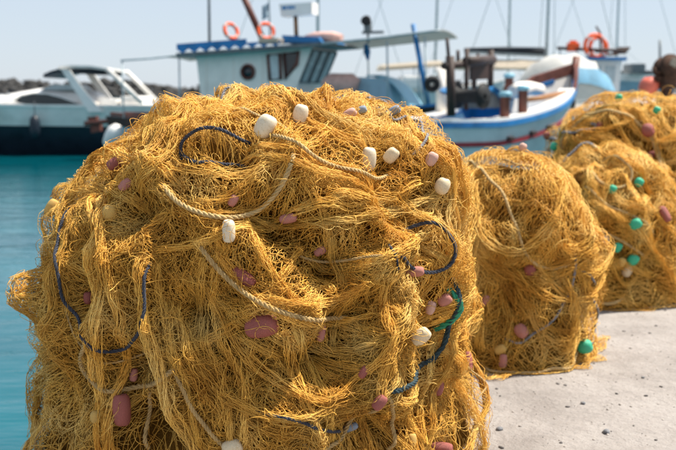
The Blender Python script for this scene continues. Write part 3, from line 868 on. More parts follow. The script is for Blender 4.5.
PILE4, _ = heap((1.95, 6.15, .46), drum(.60, .66, .46, 2.4, .06), 41, 'tall hindmost heap of golden net with a rope slung over it', 14, 11,
     [([(550, 140), (575, 135), (600, 128), (590, 122)], .010, 'grey'), ([(560, 150), (580, 125), (600, 110), (620, 108)], .009, 'tan'),
      ([(580, 118), (610, 112), (635, 122), (655, 150), (662, 190)], .010, 'pale'), ([(640, 120), (655, 145), (668, 175)], .008, 'tan'), ([(655, 190), (664, 225), (670, 240)], .008, 'grey')],
     [(557, 147, 9, 9, 30, 'green'), (550, 136, 9, 8, 60, 'maroon'), (656, 112, 8, 8, 30, 'green'), (600, 126, 7, 9, 20, 'maroon'), (638, 157, 8, 10, 30, 'maroon'),
      (652, 155, 8, 10, 60, 'maroon'), (619, 100, 8, 8, 0, 'green'), (674, 201, 9, 11, 20, 'rose'), (648, 131, 15, 12, 80, 'maroon')],
     bumps=[((-.5, -.5, .6), .05, .4), ((.6, -.4, .5), .06, .5)], hpx=(560, 676, 105, 200), hollows=16, ncurl=450, rad=.0013,
     folds=[([(560, 140), (590, 118), (620, 108), (650, 120)], .12, 40, .04, .1), ([(630, 110), (655, 140), (668, 180)], .12, 40, .04, .1), ([(570, 150), (605, 140), (640, 160), (665, 200)], .10, 36, .04, .05)])

# ---- grit, pebbles and scraps on the concrete
rng = np.random.default_rng(77)
ico = bmesh.new(); bmesh.ops.create_icosphere(ico, subdivisions=1, radius=1); ico.verts.ensure_lookup_table()
IV = np.array([v.co[:] for v in ico.verts]); IF = np.array([[v.index for v in f.verts] for f in ico.faces]); ico.free()
def scatter(name, n, smin, smax, material, seed, flat=.55):
    rng = np.random.default_rng(seed); V = []; F = []; k = 0
    while k < n:
        x, y = rng.uniform(-.2, 4.5), rng.uniform(2.2, 7.5)
        if (Vector((x, y)) - EDGE0).dot(ENRM) < .1: continue
        if rng.random() > (2.8 / y) ** 1.2: continue
        s_ = smin * (smax / smin) ** (rng.random() ** 2.2)
        v = IV * (1 + rng.normal(0, .18, (len(IV), 1))) * np.array([s_ * rng.uniform(.7, 1.6), s_, s_ * flat])
        a = rng.uniform(0, 6.28); c_, q_ = math.cos(a), math.sin(a)
        v = np.stack([v[:, 0] * c_ - v[:, 1] * q_, v[:, 0] * q_ + v[:, 1] * c_, v[:, 2]], 1) + [x, y, s_ * flat * .45]
        V.append(v); F.append(IF + k * len(IV)); k += 1
    o = mesh_np(name, np.vstack(V), np.vstack(F), material, None, False)
    return o
tag(scatter('gravel', 3200, .0014, .006, mat('pale_grit', (.42, .37, .33), .9, .35, 30), 1), 'fine pale grit strewn over the concrete quay', 'gravel', None, 'stuff')
tag(scatter('dark_grit', 1500, .0016, .008, mat('dark_grit', (.13, .115, .11), .9, .4, 30), 2), 'dark crumbs and chips strewn over the concrete quay', 'gravel', None, 'stuff')
M_STONE = mat('grey_pebble', (.20, .20, .21), .8, .3, 60, .4, 200)
def ground_at(px, py):
    d = pray(px, py); t = -CAM[2] / d[2]; return Vector(CAM + d * t)
for x, y, sz, lab in [(606, 433, .014, 'dark grey pebble lying alone near the bottom right of the quay'), (583, 404, .011, 'blue-grey pebble right of the chipped patch in front of the medium heap'),
                      (499, 430, .012, 'small dark pebble beside the foot of the largest heap'), (643, 378, .008, 'small dark pebble on open concrete right of the green float')]:
    v = IV * (1 + rng.normal(0, .15, (len(IV), 1))) * np.array([sz * 1.4, sz, sz * .6])
    o = mesh_np('pebble', v, IF, M_STONE, None, False); o.location = ground_at(x, y) + Vector((0, 0, sz * .35)); o.rotation_euler = (0, 0, rng.uniform(0, 6))
    tag(o, lab, 'pebble', 'pebbles on the quay')
# dry leaf scrap
lf = MB()
for a, s_, dz in ((.2, 1, 0), (1.9, .8, .006), (3.6, .9, .003), (5.1, .6, .008)):
    P_ = []
    for i in range(7):
        x = i / 6; wd = .022 * s_ * math.sin(math.pi * min(1, x * .93 + .05)) ** .8
        row = []
        for j in (-1, -.4, .4, 1):
            px_, py_ = x * .055 * s_, j * wd * .5
            row.append((px_ * math.cos(a) - py_ * math.sin(a), px_ * math.sin(a) + py_ * math.cos(a), .006 + dz + .02 * x * x * s_ + .25 * abs(j) * wd + .002 * math.sin(i * 2 + j)))
        P_.append(row)
    lf.grid(P_)
o = lf.build('dry_leaf', mat('dry_leaf', (.20, .10, .045), .8, .3, 60)); o.location = ground_at(657, 306)
tag(o, 'crumpled brown dry leaf scrap on the concrete at the right', 'leaf')
# ------------------------------------------------------------------ boats
M = {
 'white': mat('white_boat_paint', (.84, .81, .77), .35, .05, 2.5, .05, 30, coat=.2, dirt=(.52, .50, .46)),
 'white2': mat('bluish_white_paint', (.86, .80, .73), .5, .06, 3, .08, 30, dirt=(.70, .66, .60)),
 'ltblue': mat('light_blue_paint', (.25, .50, .62), .45, .12, 3, .08, 30, dirt=(.22, .42, .50)),
 'greyblue': mat('grey_blue_paint', (.32, .44, .52), .5, .12, 3, .08, 30),
 'hullblue': mat('pale_blue_hull_paint', (.58, .63, .64), .45, .08, 2.5, .08, 30, dirt=(.42, .48, .50)),
 'blue': mat('strong_blue_paint', (.02, .18, .44), .45, .2, 3, .08, 30),
 'navy': mat('navy_antifouling', (.012, .020, .032), .4, .2, 3),
 'brown': mat('red_brown_wood', (.145, .045, .030), .55, .25, 6, .2, 40),
 'dkbrown': mat('dark_brown_wood', (.045, .024, .019), .6, .3, 6, .2, 40),
 'wood': mat('varnished_pole', (.28, .12, .035), .5, .2, 8),
 'red': mat('red_stripe_paint', (.26, .022, .030), .5, .2, 5),
 'orange': mat('orange_lifebuoy', (.85, .105, .018), .5, .08, 6),
 'canvas': mat('grey_canvas', (.46, .47, .47), .85, .15, 4, .2, 80),
 'beige': mat('beige_canvas', (.52, .45, .36), .85, .12, 4, .2, 80),
 'peach': mat('peach_tarp', (.66, .40, .34), .8, .15, 5, .4, 25),
 'glass': mat('dark_boat_glass', (.015, .020, .024), .08, .1, 3, spec=.6),
 'paleglass': mat('pale_window_glass', (.50, .55, .56), .25, .1, 3, spec=.6),
 'steel': mat('stainless_tube', (.55, .56, .57), .3, .1, 10, metal=.9),
 'grey': mat('grey_metal', (.16, .18, .19), .5, .2, 8, metal=.4),
 'mast': mat('painted_mast', (.38, .45, .48), .45, .15, 4),
 'black': mat('black_rubber', (.012, .012, .013), .7, .3, 12, .2, 60),
 'rust': mat('rusted_iron', (.075, .036, .022), .85, .4, 14, .6, 60, metal=.2),
 'tarp': mat('white_tarp', (.72, .71, .68), .7, .1, 3, .5, 12),
 'tarpblue': mat('blue_tarp', (.17, .36, .50), .7, .15, 4, .4, 14),
 'dkcanvas': mat('dark_canvas', (.020, .024, .032), .85, .2, 6),
 'salmon': mat('salmon_buoy', (.75, .16, .10), .5, .1, 10),
 'text': mat('dark_lettering', (.05, .07, .11), .6, .2, 10),
 'rock': mat('dark_breakwater_rock', (.045, .043, .042), .9, .4, .25),
}
def lerp(a, b, t): return a + (b - a) * t
for k_ in ('canvas', 'beige', 'tarp'):                       # sun shines through cloth
    nt = M[k_].node_tree; b = nt.nodes['Principled BSDF']; tr = nt.nodes.new('ShaderNodeBsdfTranslucent'); mx = nt.nodes.new('ShaderNodeMixShader'); mx.inputs[0].default_value = .38
    tr.inputs[0].default_value = (.55, .54, .50, 1)
    nt.links.new(b.outputs[0], mx.inputs[1]); nt.links.new(tr.outputs[0], mx.inputs[2]); nt.links.new(mx.outputs[0], nt.nodes['Material Output'].inputs[0])
class Hull:
    def __init__(s, L, B, s0, s1, s2, double=True, rake=.5, draft=.5, zb=.15, ndeck=.4):
        s.L, s.B, s.sh, s.double, s.rake, s.d, s.zb, s.nd = L, B, (s0, s1, s2), double, rake, draft, zb, ndeck
    def sheer(s, x): a, b, c = s.sh; return a + b * x + c * x ** 3 + (.10 * max(0, .25 - x) / .25 if s.double else 0)
    def half(s, x):
        if x > .45: f = 1 - ((x - .45) / .55) ** 2.3
        elif s.double: f = 1 - .92 * ((.45 - x) / .45) ** 2.6
        else: f = 1 - .16 * ((.45 - x) / .45) ** 2
        return max(.012, s.B / 2 * f)
    def pt(s, x, z, sgn, inset=0.0):
        sh = s.sheer(x); v = max(0.0, min(1.0, (z + s.d) / (sh + s.d)))
        e = lerp(.38, .95, x ** 3)
        if s.double: e = max(e, lerp(.38, .8, max(0, (.3 - x) / .3) ** 2))
        y = s.half(x) * (v ** e if v > 0 else 0)
        y = max(0, y - inset)
        X = -s.L / 2 + s.L * x + s.rake * (x ** 5) * (z / sh - .6) - (s.rake * .5 * ((1 - x) ** 7) * (z / sh - .6) if s.double else 0)
        return Vector((X, sgn * y, z))
    def skin(s, root, name, mt, f0, f1, nz=6, nx=30):
        """f0, f1: heights as functions of x"""
        b = MB()
        for sgn in (-1, 1):
            b.grid([[s.pt(i / nx, lerp(f0(i / nx), f1(i / nx), j / nz), sgn) for j in range(nz + 1)] for i in range(nx + 1)])
        if not s.double:
            b.grid([[s.pt(0, lerp(f0(0), f1(0), j / nz), -1) * 1 for j in range(nz + 1)], [s.pt(0, lerp(f0(0), f1(0), j / nz), 1) for j in range(nz + 1)]], False)
        return b.build(name, mt, root)
    def rail(s, root, name, mt, fz, w, h, x0=0.0, x1=1.0, out=.02, sides=(-1, 1), n=30):
        """a strip along the hull at height fz(x)"""
        b = MB()
        for sgn in sides:
            P_ = []
            for i in range(n + 1):
                x = lerp(x0, x1, i / n); p = s.pt(x, fz(x), sgn); o = sgn * out
                P_.append([p + Vector((0, o, -h / 2)), p + Vector((0, o, h / 2)), p + Vector((0, o - sgn * w, h / 2)), p + Vector((0, o - sgn * w, -h / 2)), p + Vector((0, o, -h / 2))])
            b.grid(P_, False)
            b.add(P_[0][:4], [(0, 1, 2, 3)]); b.add(P_[-1][:4], [(0, 1, 2, 3)])
        return b.build(name, mt, root)
    def deck(s, root, mt, drop, name='deck'):
        b = MB(); n = 30
        b.grid([[lerp(s.pt(i / n, s.sheer(i / n) - drop, -1, .05), s.pt(i / n, s.sheer(i / n) - drop, 1, .05), j / 4) for j in range(5)] for i in range(n + 1)])
        return b.build(name, mt, root)
    def bulwark(s, root, mt, drop, name='bulwark'):
        b = MB(); n = 30
        for sgn in (-1, 1):
            b.grid([[s.pt(i / n, lerp(s.sheer(i / n) - drop, s.sheer(i / n), j / 2), sgn, .055) for j in range(3)] for i in range(n + 1)])
        return b.build(name, mt, root)

class Frame:
    """turns photograph pixels into the local coordinates of a boat, on a plane along the boat at a given distance from its keel line"""
    def __init__(s, name, loc, rz):
        s.root = empty(name, loc, rz); s.loc = Vector(loc); s.c, s.s = math.cos(rz), math.sin(rz)
    def px(s, x, y, lat):
        d = pray(x, y); o = CAM - np.array(s.loc)
        oy = -o[0] * s.s + o[1] * s.c; dy = -d[0] * s.s + d[1] * s.c
        t = (lat - oy) / dy; p = o + d * t
        return Vector((p[0] * s.c + p[1] * s.s, lat, p[2]))
    def world(s, p): return s.loc + Vector((p.x * s.c - p.y * s.s, p.x * s.s + p.y * s.c, p.z))
def slab(fr, name, mt, pix, lat0, lat1, parent=None):
    """outline traced on the near plane lat0, with real depth to lat1"""
    pts = [fr.px(x, y, lat0) for x, y in pix]; b = MB()
    b.prism([(p.x, p.z) for p in pts], lat0, lat1)
    return b.build(name, mt, parent or fr.root)
def pole(fr, name, mt, a, b_, lat, r, parent=None, r2=None):
    return MB().tube([fr.px(*a, lat), fr.px(*b_, lat)], [r, r2 or r], 8).build(name, mt, parent or fr.root)
def lettering(txt, size, mtx, parent, name, mt):
    cu = bpy.data.curves.new(name, 'FONT'); cu.body = txt; cu.size = size; cu.extrude = .004; cu.align_x = 'CENTER'
    t = bpy.data.objects.new('tmp', cu); C.objects.link(t)
    bpy.context.view_layer.update()
    me = bpy.data.meshes.new_from_object(t.evaluated_get(bpy.context.evaluated_depsgraph_get())); bpy.data.objects.remove(t)
    me.name = name; me.materials.clear(); me.materials.append(mt)
    o = link(bpy.data.objects.new(name, me), parent); o.matrix_local = mtx
    return o

# ---- breakwater on the far side
rng = np.random.default_rng(9); V = []; F = []
for k in range(2400):
    x = rng.uniform(-170, 140); lev = rng.random() ** 1.3
    top = 4.6 + 1.3 * math.sin(x * .05) + .9 * math.sin(x * .17 + 2)
    s_ = rng.uniform(.6, 1.7)
    c = np.array([x, 330 + rng.uniform(-1, 1) + lev * 10 + .12 * x, WATER + lev * top - .4])
    v = IV * (1 + rng.normal(0, .22, (len(IV), 1))) * s_ * np.array([rng.uniform(.8, 1.5), 1, rng.uniform(.6, 1)])
    V.append(v + c); F.append(IF + k * len(IV))
o = mesh_np('breakwater', np.vstack(V), np.vstack(F), M['rock'], None, False)
tag(o, 'long low breakwater of dark boulders across the water on the horizon', 'breakwater')

# ---- motor cruiser on the left
cr = Frame('motor_cruiser', (-9.9, 28.2, WATER), math.pi + .03)
r_ = cr.root
tag(r_, 'white motor cruiser with a dark lower hull and a raked arch, left of the heap', 'boat')
H = Hull(9.4, 3.0, 1.42, .02, .28, False, 1.1, .5)
H.skin(r_, 'hull_bottom', M['navy'], lambda x: -.45, lambda x: .80 + .12 * x)
H.skin(r_, 'hull', M['white'], lambda x: .80 + .12 * x, H.sheer)
H.rail(r_, 'rub_rail', M['white'], lambda x: H.sheer(x) - .02, .08, .07, 0, .985, .03)
H.deck(r_, M['white'], .03)
NEAR = 1.52          # the near side of the cruiser is its port side: it lies bow to the left
def dome(fr, prof, half, name, mt, n=9, p=3.0):
    """superstructure: side profile with a rounded cross-section. prof: (x, z0, z1)"""
    b = MB(); P_ = []
    for x, z0, z1 in prof:
        row = []
        for j in range(2 * n + 1):
            a = math.pi * j / (2 * n); cx, sx = math.cos(a), math.sin(a)
            row.append((x, half(x) * math.copysign(abs(cx) ** (2 / p), cx), z0 + (z1 - z0) * abs(sx) ** (2 / p)))
        P_.append(row)
    b.grid(P_); b.add(P_[0], [tuple(range(len(P_[0])))]); b.add(P_[-1], [tuple(reversed(range(len(P_[-1]))))])
    return b.build(name, mt, fr.root)
pts = [(-70, 104, 101), (-40, 104, 98), (-5, 104, 95), (15, 104, 91.5), (35, 104, 88), (55, 105, 87), (75, 105, 88.5), (88, 106, 91), (96, 108, 96)]
pr = []
for x, yb, yt in pts:
    a = cr.px(x, yb, 1.0); t = cr.px(x, yt, 1.0); pr.append((a.x, a.z - .12, t.z))
dome(cr, pr, lambda x: 1.22 - .05 * abs(x), 'cabin', M['white'])
win = [(14, 100), (20, 95.5), (32, 93), (46, 93.5), (60, 97), (74, 102), (79, 104.5), (70, 106.5), (48, 107), (28, 105.5), (18, 103.5)]
wq = [cr.px(x, y, 1.35) for x, y in win]; b = MB(); b.prism([(p.x, p.z) for p in wq], 1.20, 1.262); o = b.build('window', M['glass'], r_)
b = MB(); fr_ = [Vector((p.x, 1.255, p.z)) for p in wq]; b.tube(fr_, .022, 6, closed=True); b.build('window_frame', M['white'], o)
ws = [cr.px(x, y, 1.0) for x, y in [(40, 90), (52, 84.5), (70, 84.5), (78, 90)]]; b = MB(); b.prism([(p.x, p.z) for p in ws], -.95, .95); b.build('windscreen', M['paleglass'], r_)
for lat in (1.42, -1.42):
    b = MB()
    P_ = []
    for x, y, w_ in [(59, 68.5, 5), (66, 70, 8), (74, 82, 9), (84, 96, 10), (96, 112, 14)]:
        p = cr.px(x, y, lat if lat > 0 else 1.42); q_ = w_ / 938.9 * 27 * .5
        P_.append([(p.x - q_, lat - .06, p.z), (p.x + q_, lat - .06, p.z), (p.x + q_, lat + .06, p.z), (p.x - q_, lat + .06, p.z), (p.x - q_, lat - .06, p.z)])
    b.grid(P_, False); b.add(P_[0][:4], [(0, 1, 2, 3)]); b.build('arch_leg', M['white'], r_)
def flat(fr, name, mt, pix, lat0, lat1, th, near):
    p = [fr.px(x, y, near) for x, y in pix]; b = MB()
    poly = [(q.x, q.z) for q in p] + [(q.x, q.z - th) for q in reversed(p)]
    b.prism(poly, lat0, lat1); return b.build(name, mt, fr.root)
flat(cr, 'hard_top', M['white'], [(58, 66.5), (70, 65), (90, 65.5), (108, 68)], -1.38, 1.38, .07, 1.42)
flat(cr, 'hard_top_lining', M['dkcanvas'], [(72, 68.5), (90, 69), (104, 70)], -1.3, 1.3, .13, 1.42)
flat(cr, 'canvas_roll', M['navy'], [(42, 74), (50, 70.5), (60, 68)], -1.3, 1.3, .10, 1.42)
for lat in (1.38, -1.38):
    a = cr.px(107, 69, 1.42); c_ = cr.px(142, 103, 1.42); MB().tube([(a.x, lat, a.z), (c_.x, lat, c_.z)], .07, 8).build('rear_strut', M['white'], r_)
for x0, x1, yt in ((98, 118, 99), (120, 140, 96), (140, 166, 105)):
    a = cr.px(x0, yt, 1.1); c_ = cr.px(x1, 116, 1.1)
    b = MB(); b.box(((a.x + c_.x) / 2, 0, (a.z + c_.z) / 2), (abs(a.x - c_.x), 2.3, abs(a.z - c_.z)), None, .08); b.build('cockpit_seat', M['white'], r_)
MB().tube([cr.px(-60, 96, 1.3), cr.px(-20, 93, 1.35), cr.px(10, 95, 1.38), cr.px(16, 101, 1.4)], .018, 6).build('bow_rail', M['steel'], r_)
p = cr.world(cr.px(35, 127, 1.66)); b = MB()
b.lathe([(0, -.33), (.06, -.32), (.13, -.24), (.15, -.1), (.15, .1), (.13, .24), (.06, .32), (0, .34)], 14); b.tube([(0, 0, .33), (.01, 0, .5), (0, .03, .72)], .012, 6)
o = b.build('fender', M['navy']); o.location = p; tag(o, 'dark blue fender hanging on the side of the white motor cruiser', 'fender')

# ---- fishing boat with the white cabin
fb = Frame('fishing_boat', (-1.4, 23.4, WATER), -.35)
r_ = fb.root
tag(r_, 'fishing boat with white wheelhouse, blue roof trim and long grey awning, behind the largest heap', 'boat')
H = Hull(9.8, 2.9, 1.08, .12, .42, True, .6, .6)
H.skin(r_, 'hull', M['white2'], lambda x: -.5, lambda x: H.sheer(x) - .42)
H.skin(r_, 'sheer_strake', M['ltblue'], lambda x: H.sheer(x) - .42, lambda x: H.sheer(x) - .26, 2)
H.skin(r_, 'topside', M['dkbrown'], lambda x: H.sheer(x) - .26, H.sheer, 3)
H.rail(r_, 'gunwale', M['blue'], lambda x: H.sheer(x) + .02, .14, .06, .35, .99, .03)
H.rail(r_, 'stern_rail', M['brown'], lambda x: H.sheer(x) + .06, .14, .10, .03, .349, .03)
H.deck(r_, M['ltblue'], .34); H.bulwark(r_, M['ltblue'], .34)
N_ = -.85
cab = slab(fb, 'wheelhouse', M['white2'], [(196, 54), (313, 45), (297, 86), (297, 118), (203, 118)], N_, .85)
for x in (206, 233, 262):                                    # upright battens
    a, c_ = fb.px(x, 56, N_ - .012), fb.px(x, 100, N_ - .012); MB().box((a + c_) / 2, (.03, .02, abs(a.z - c_.z))).build('batten', M['white2'], cab)
def framed(fr, pix, lat, frame_m, glass_m, parent, wd=.045, name='window'):
    q = [fr.px(x, y, lat) for x, y in pix]
    b = MB(); b.prism([(p.x, p.z) for p in q], lat + .02, lat - .008); g = b.build(name, glass_m, parent)
    b = MB(); b.tube([Vector((p.x, lat - .012, p.z)) for p in q], wd, 6, closed=True); b.build('frame', frame_m, g)
    return g
framed(fb, [(268, 55), (280, 54), (281, 79), (270, 80)], N_ - .01, M['brown'], M['paleglass'], cab)
framed(fb, [(284, 53.5), (299, 52), (297, 64), (286, 79)], N_ - .01, M['brown'], M['glass'], cab)
p = fb.px(248, 72, N_ - .01); rm = Matrix.Translation(p) @ Matrix.Rotation(math.pi / 2, 4, 'X')
b = MB(); b.lathe([(0, .012), (.15, .012), (.15, -.02)], 20, rm); g = b.build('porthole', M['glass'], cab)
b = MB(); b.tube([rm @ Vector((.165 * math.cos(k * .314), .165 * math.sin(k * .314), .015)) for k in range(20)], .035, 6, closed=True); b.build('frame', M['brown'], g)
# raked front windows
ft, fbm = fb.px(313, 47, N_), fb.px(298, 84, N_)
dv = Vector((ft.x - fbm.x, 0, ft.z - fbm.z)); nrm = Vector((dv.z, 0, -dv.x)).normalized()
for k in range(3):
    y0, y1 = -.80 + k * .55, -.80 + k * .55 + .46
    q = [Vector((fbm.x, y0, fbm.z)) + dv * .06, Vector((fbm.x, y1, fbm.z)) + dv * .06, Vector((fbm.x, y1, fbm.z)) + dv * .93, Vector((fbm.x, y0, fbm.z)) + dv * .93]
    q = [p + nrm * .012 for p in q]
    b = MB(); b.add(q + [p - nrm * .03 for p in q], [(0, 1, 2, 3), (7, 6, 5, 4), (0, 4, 5, 1), (1, 5, 6, 2), (2, 6, 7, 3), (3, 7, 4, 0)]); g = b.build('windscreen_pane', M['paleglass'], cab)
    b = MB(); b.tube(q, .04, 6, closed=True); b.build('frame', M['grey'], g)
rf = slab(fb, 'roof', M['grey'], [(176, 53), (315, 42.5), (326, 42), (326, 45), (315, 46), (176, 57)], -1.15, 1.15)
# blue cloth trim with scallops along the roof
b = MB(); n = 9
for k in range(n):
    x0, x1 = 177 + k * 11.6, 177 + (k + 1) * 11.6
    y = lambda x: 53 - (x - 176) * .0755
    pl = [fb.px(x0, y(x0) - 9 + 4 * (k > 5), -1.17), fb.px(x1, y(x1) - 9 + 4 * (k > 5), -1.17), fb.px(x1, y(x1) - 3.5, -1.17), fb.px((x0 + x1) / 2, y(x0) + .3, -1.17), fb.px(x0, y(x0) - 3.5, -1.17)]
    b.prism([(p.x, p.z) for p in pl], -1.19, -1.165)
b.build('scalloped_trim', M['blue'], rf)
slab(fb, 'roof_locker', M['blue'], [(282, 35), (318, 37), (322, 42), (282, 43)], -.9, .7, rf)
b = MB(); a, c_ = fb.px(262, 41, -1), fb.px(283, 41, -1); b.box((a + c_) / 2, (.5, .5, .12), None, .04); b.build('roof_hatch', M['beige'], rf)
# awning, with sag, over the foredeck
b = MB(); P_ = []
for i in range(13):
    x = lerp(322, 432, i / 12); yy = lerp(43.5, 31, i / 12)
    p = fb.px(x, yy, -1.25); row = []
    for j in range(9):
        l = lerp(-1.25, 1.25, j / 8); row.append((p.x, l, p.z + .10 * (1 - (l / 1.25) ** 2) - .03 * math.sin(i * math.pi / 2) ** 2 * (1 - (l / 1.25) ** 4)))
    P_.append(row)
P2 = [[(x, y, z - .03) for x, y, z in row] for row in P_]
b.grid(P_); b.grid(P2)
for rows in ([P_[0], P2[0]], [P_[-1], P2[-1]], [[r[0] for r in P_], [r[0] for r in P2]], [[r[-1] for r in P_], [r[-1] for r in P2]]): b.grid(rows, False)
b.build('awning', M['canvas'], r_)
for x, lat in ((387, -1.2), (425, -1.15), (368, 1.2), (418, 1.15)):
    pole(fb, 'awning_post', M['mast'], (x, 36 + (430 - x) * .11), (x + 1, 104), lat, .022)
MB().tube([fb.px(322, 43.5, -1.25), fb.px(376, 38, -1.26), fb.px(432, 31, -1.25), fb.px(440, 30.5, -1.25)], .028, 6).build('awning_rail', M['mast'], r_)
pole(fb, 'leaning_pole', M['blue'], (413, 24), (428, 104), -1.0, .055)
MB().tube([fb.px(366, 44, .3), fb.px(367, 52, .3), fb.px(368, 60, .3)], [.05, .09, .03], 8).build('hanging_bundle', M['blue'], r_)
# searchlight on the awning rail
p = fb.px(368, 27, -.9); sl = MB().box(p + Vector((0, 0, -.02)), (.16, .16, .14), None, .03).tube([p + Vector((0, 0, -.35)), p], .03, 8).box(p + Vector((.12, 0, -.12)), (.5, .08, .06)).build('searchlight', M['grey'], r_)
q_ = p + Vector((-.03, 0, .12)); MB().lathe([(.02, -.10), (.09, -.08), (.12, .08), (.10, .09), (0, .07)], 14, Matrix.Translation(q_) @ Matrix.Rotation(1.2, 4, 'X')).build('lamp_head', M['black'], sl)
pole(fb, 'aerial', M['grey'], (208.5, -40), (209.5, 48), -.6, .035)
pole(fb, 'boom', M['brown'], (236, -20), (263, 40), -.3, .085)
stf = pole(fb, 'flag_staff', M['mast'], (268, -40), (270, 40), .6, .022)
b = MB(); P_ = [[fb.px(268 - i * 1.5, lerp(3, 17, j / 3) + i * .8, .6 + .05 * math.sin(i * 1.4 + j)) for j in range(4)] for i in range(5)]
b.grid(P_); P2 = [[p + Vector((0, .012, 0)) for p in row] for row in P_]; b.grid(P2); b.build('pennant', M['greyblue'], stf)
sg = pole(fb, 'sign_post', M['wood'], (296.5, 38), (295.5, 15), -.2, .055)
bd = slab(fb, 'sign_box', M['white'], [(279, 4), (312, 2), (312, 14), (281, 16.5)], -.45, -.05, sg)
b = MB()
for k, w_ in enumerate((2.6, 1.6, 2.2, 2.0, 1.4)):
    x = 282 + k * 2.9; a = fb.px(x, 9.4 - k * .15, -.455); c_ = fb.px(x + w_, 6.2 - k * .15, -.455); b.box((a + c_) / 2, (abs(c_.x - a.x), .012, abs(a.z - c_.z)))
o = b.build('lettering', M['blue'], sg)
# peach tarpaulin rolled on the roof and another on the deck
def roll(fr, name, mt, pts, r, lat, n=12):
    b = MB(); rr = [r * (.6 + .4 * math.sin(math.pi * (i + .5) / len(pts))) * (1 + .12 * math.sin(i * 2.3)) for i in range(len(pts))]
    b.tube([fr.px(x, y, lat) for x, y in pts], rr, n); return b.build(name, mt, fr.root)
roll(fb, 'rolled_tarpaulin', M['peach'], [(306, 39), (315, 37.5), (324, 36.5), (333, 37), (342, 38.5)], .13, -.6)
roll(fb, 'bundled_tarpaulin', M['peach'], [(325, 87), (333, 85), (342, 84), (350, 85), (358, 88)], .28, -.6)
slab(fb, 'deck_locker', M['greyblue'], [(355, 79), (359, 77), (380, 78), (386, 82), (390, 104), (355, 104)], -.6, .5)
b = MB(); P_ = []
for x, y in [(366, 76), (376, 75.5), (385, 78), (393, 84), (400, 92), (406, 100), (409, 106)]:
    a = fb.px(x, y, -.35); P_.append([(a.x, l, a.z + .03 * math.cos(l * 2.5)) for l in np.linspace(-.35, .9, 7)])
b.grid(P_); P2 = [[(x, y, z - .04) for x, y, z in row] for row in P_]; b.grid(P2)
for rows in ([P_[0], P2[0]], [P_[-1], P2[-1]], [[r[0] for r in P_], [r[0] for r in P2]]): b.grid(rows, False)
b.build('foredeck_cover', M['ltblue'], r_)
# stern: rudder head, cross beam, awning frame
slab(fb, 'rudder_head', M['brown'], [(87, 117), (96, 116), (97, 122), (100, 123), (100, 131), (91, 133), (90, 126), (84, 126), (84, 121), (88, 121)], -.06, .06)
MB().tube([fb.px(86, 123.5, -.1), fb.px(110, 121, -.1), fb.px(138, 119.5, -.1)], .06, 8).build('tiller', M['brown'], r_)
for lat in (-1.0, 1.0):
    pole(fb, 'stern_post', M['mast'], (122, 61), (124, 118), lat, .02)
    pole(fb, 'stern_post', M['mast'], (179, 55), (180, 112), lat, .02)
    MB().tube([fb.px(121, 60.5, lat), fb.px(150, 58.5, lat), fb.px(180, 55, lat)], .025, 6).build('stern_frame', M['mast'], r_)
b = MB(); P_ = [[(fb.px(x, y, -1.0).x, l, fb.px(x, y, -1.0).z + .06 * (1 - l * l)) for l in np.linspace(-1, 1, 7)] for x, y in ((150, 58), (160, 57), (170, 56), (178, 55))]
b.grid(P_); b.grid([[(x, y, z - .02) for x, y, z in row] for row in P_]); b.build('stern_awning', M['canvas'], r_)
b = MB(); p = fb.px(113, 137, -1.2); b.lathe([(0, -.36), (.1, -.33), (.2, -.2), (.22, 0), (.2, .2), (.1, .33), (0, .36)], 14, Matrix.Translation(p) @ Matrix.Rotation(.5, 4, 'Y')); o = b.build('fender', M['white'])
o.matrix_world = Matrix.Translation(fb.loc) @ Matrix.Rotation(-.35, 4, 'Z'); tag(o, 'white round-ended fender hanging at the stern below the red-brown tiller', 'fender')

def lifebuoy(pos, Rm, rm, tiltz, tiltx, label, group=None):
    e = empty('lifebuoy', pos); e.rotation_euler = (tiltx, 0, tiltz)
    b = MB(); b.tube([(Rm * math.cos(k * .2618), 0, Rm * math.sin(k * .2618)) for k in range(24)], rm, 10, closed=True); b.build('ring', M['orange'], e)
    for k in range(4):
        a = math.pi / 4 + k * math.pi / 2; c_ = Vector((Rm * math.cos(a), 0, Rm * math.sin(a)))
        b = MB(); ax = Vector((-math.sin(a), 0, math.cos(a))); b.tube([c_ - ax * .035, c_ + ax * .035], rm * 1.05, 12, cap=False); b.build('band', M['tarp'], e)
    tag(e, label, 'lifebuoy', group or 'lifebuoys on the boats'); return e
p = fb.world(fb.px(231, 31, -1.0)); lifebuoy(p, .185, .045, .75, -.35, 'orange lifebuoy on the blue-trimmed roof, nearer the tall dark aerial')
p = fb.world(fb.px(266, 31, -.75)); lifebuoy(p, .185, .045, .35, -.3, 'orange lifebuoy on the blue-trimmed roof, beside the foot of the red-brown boom')

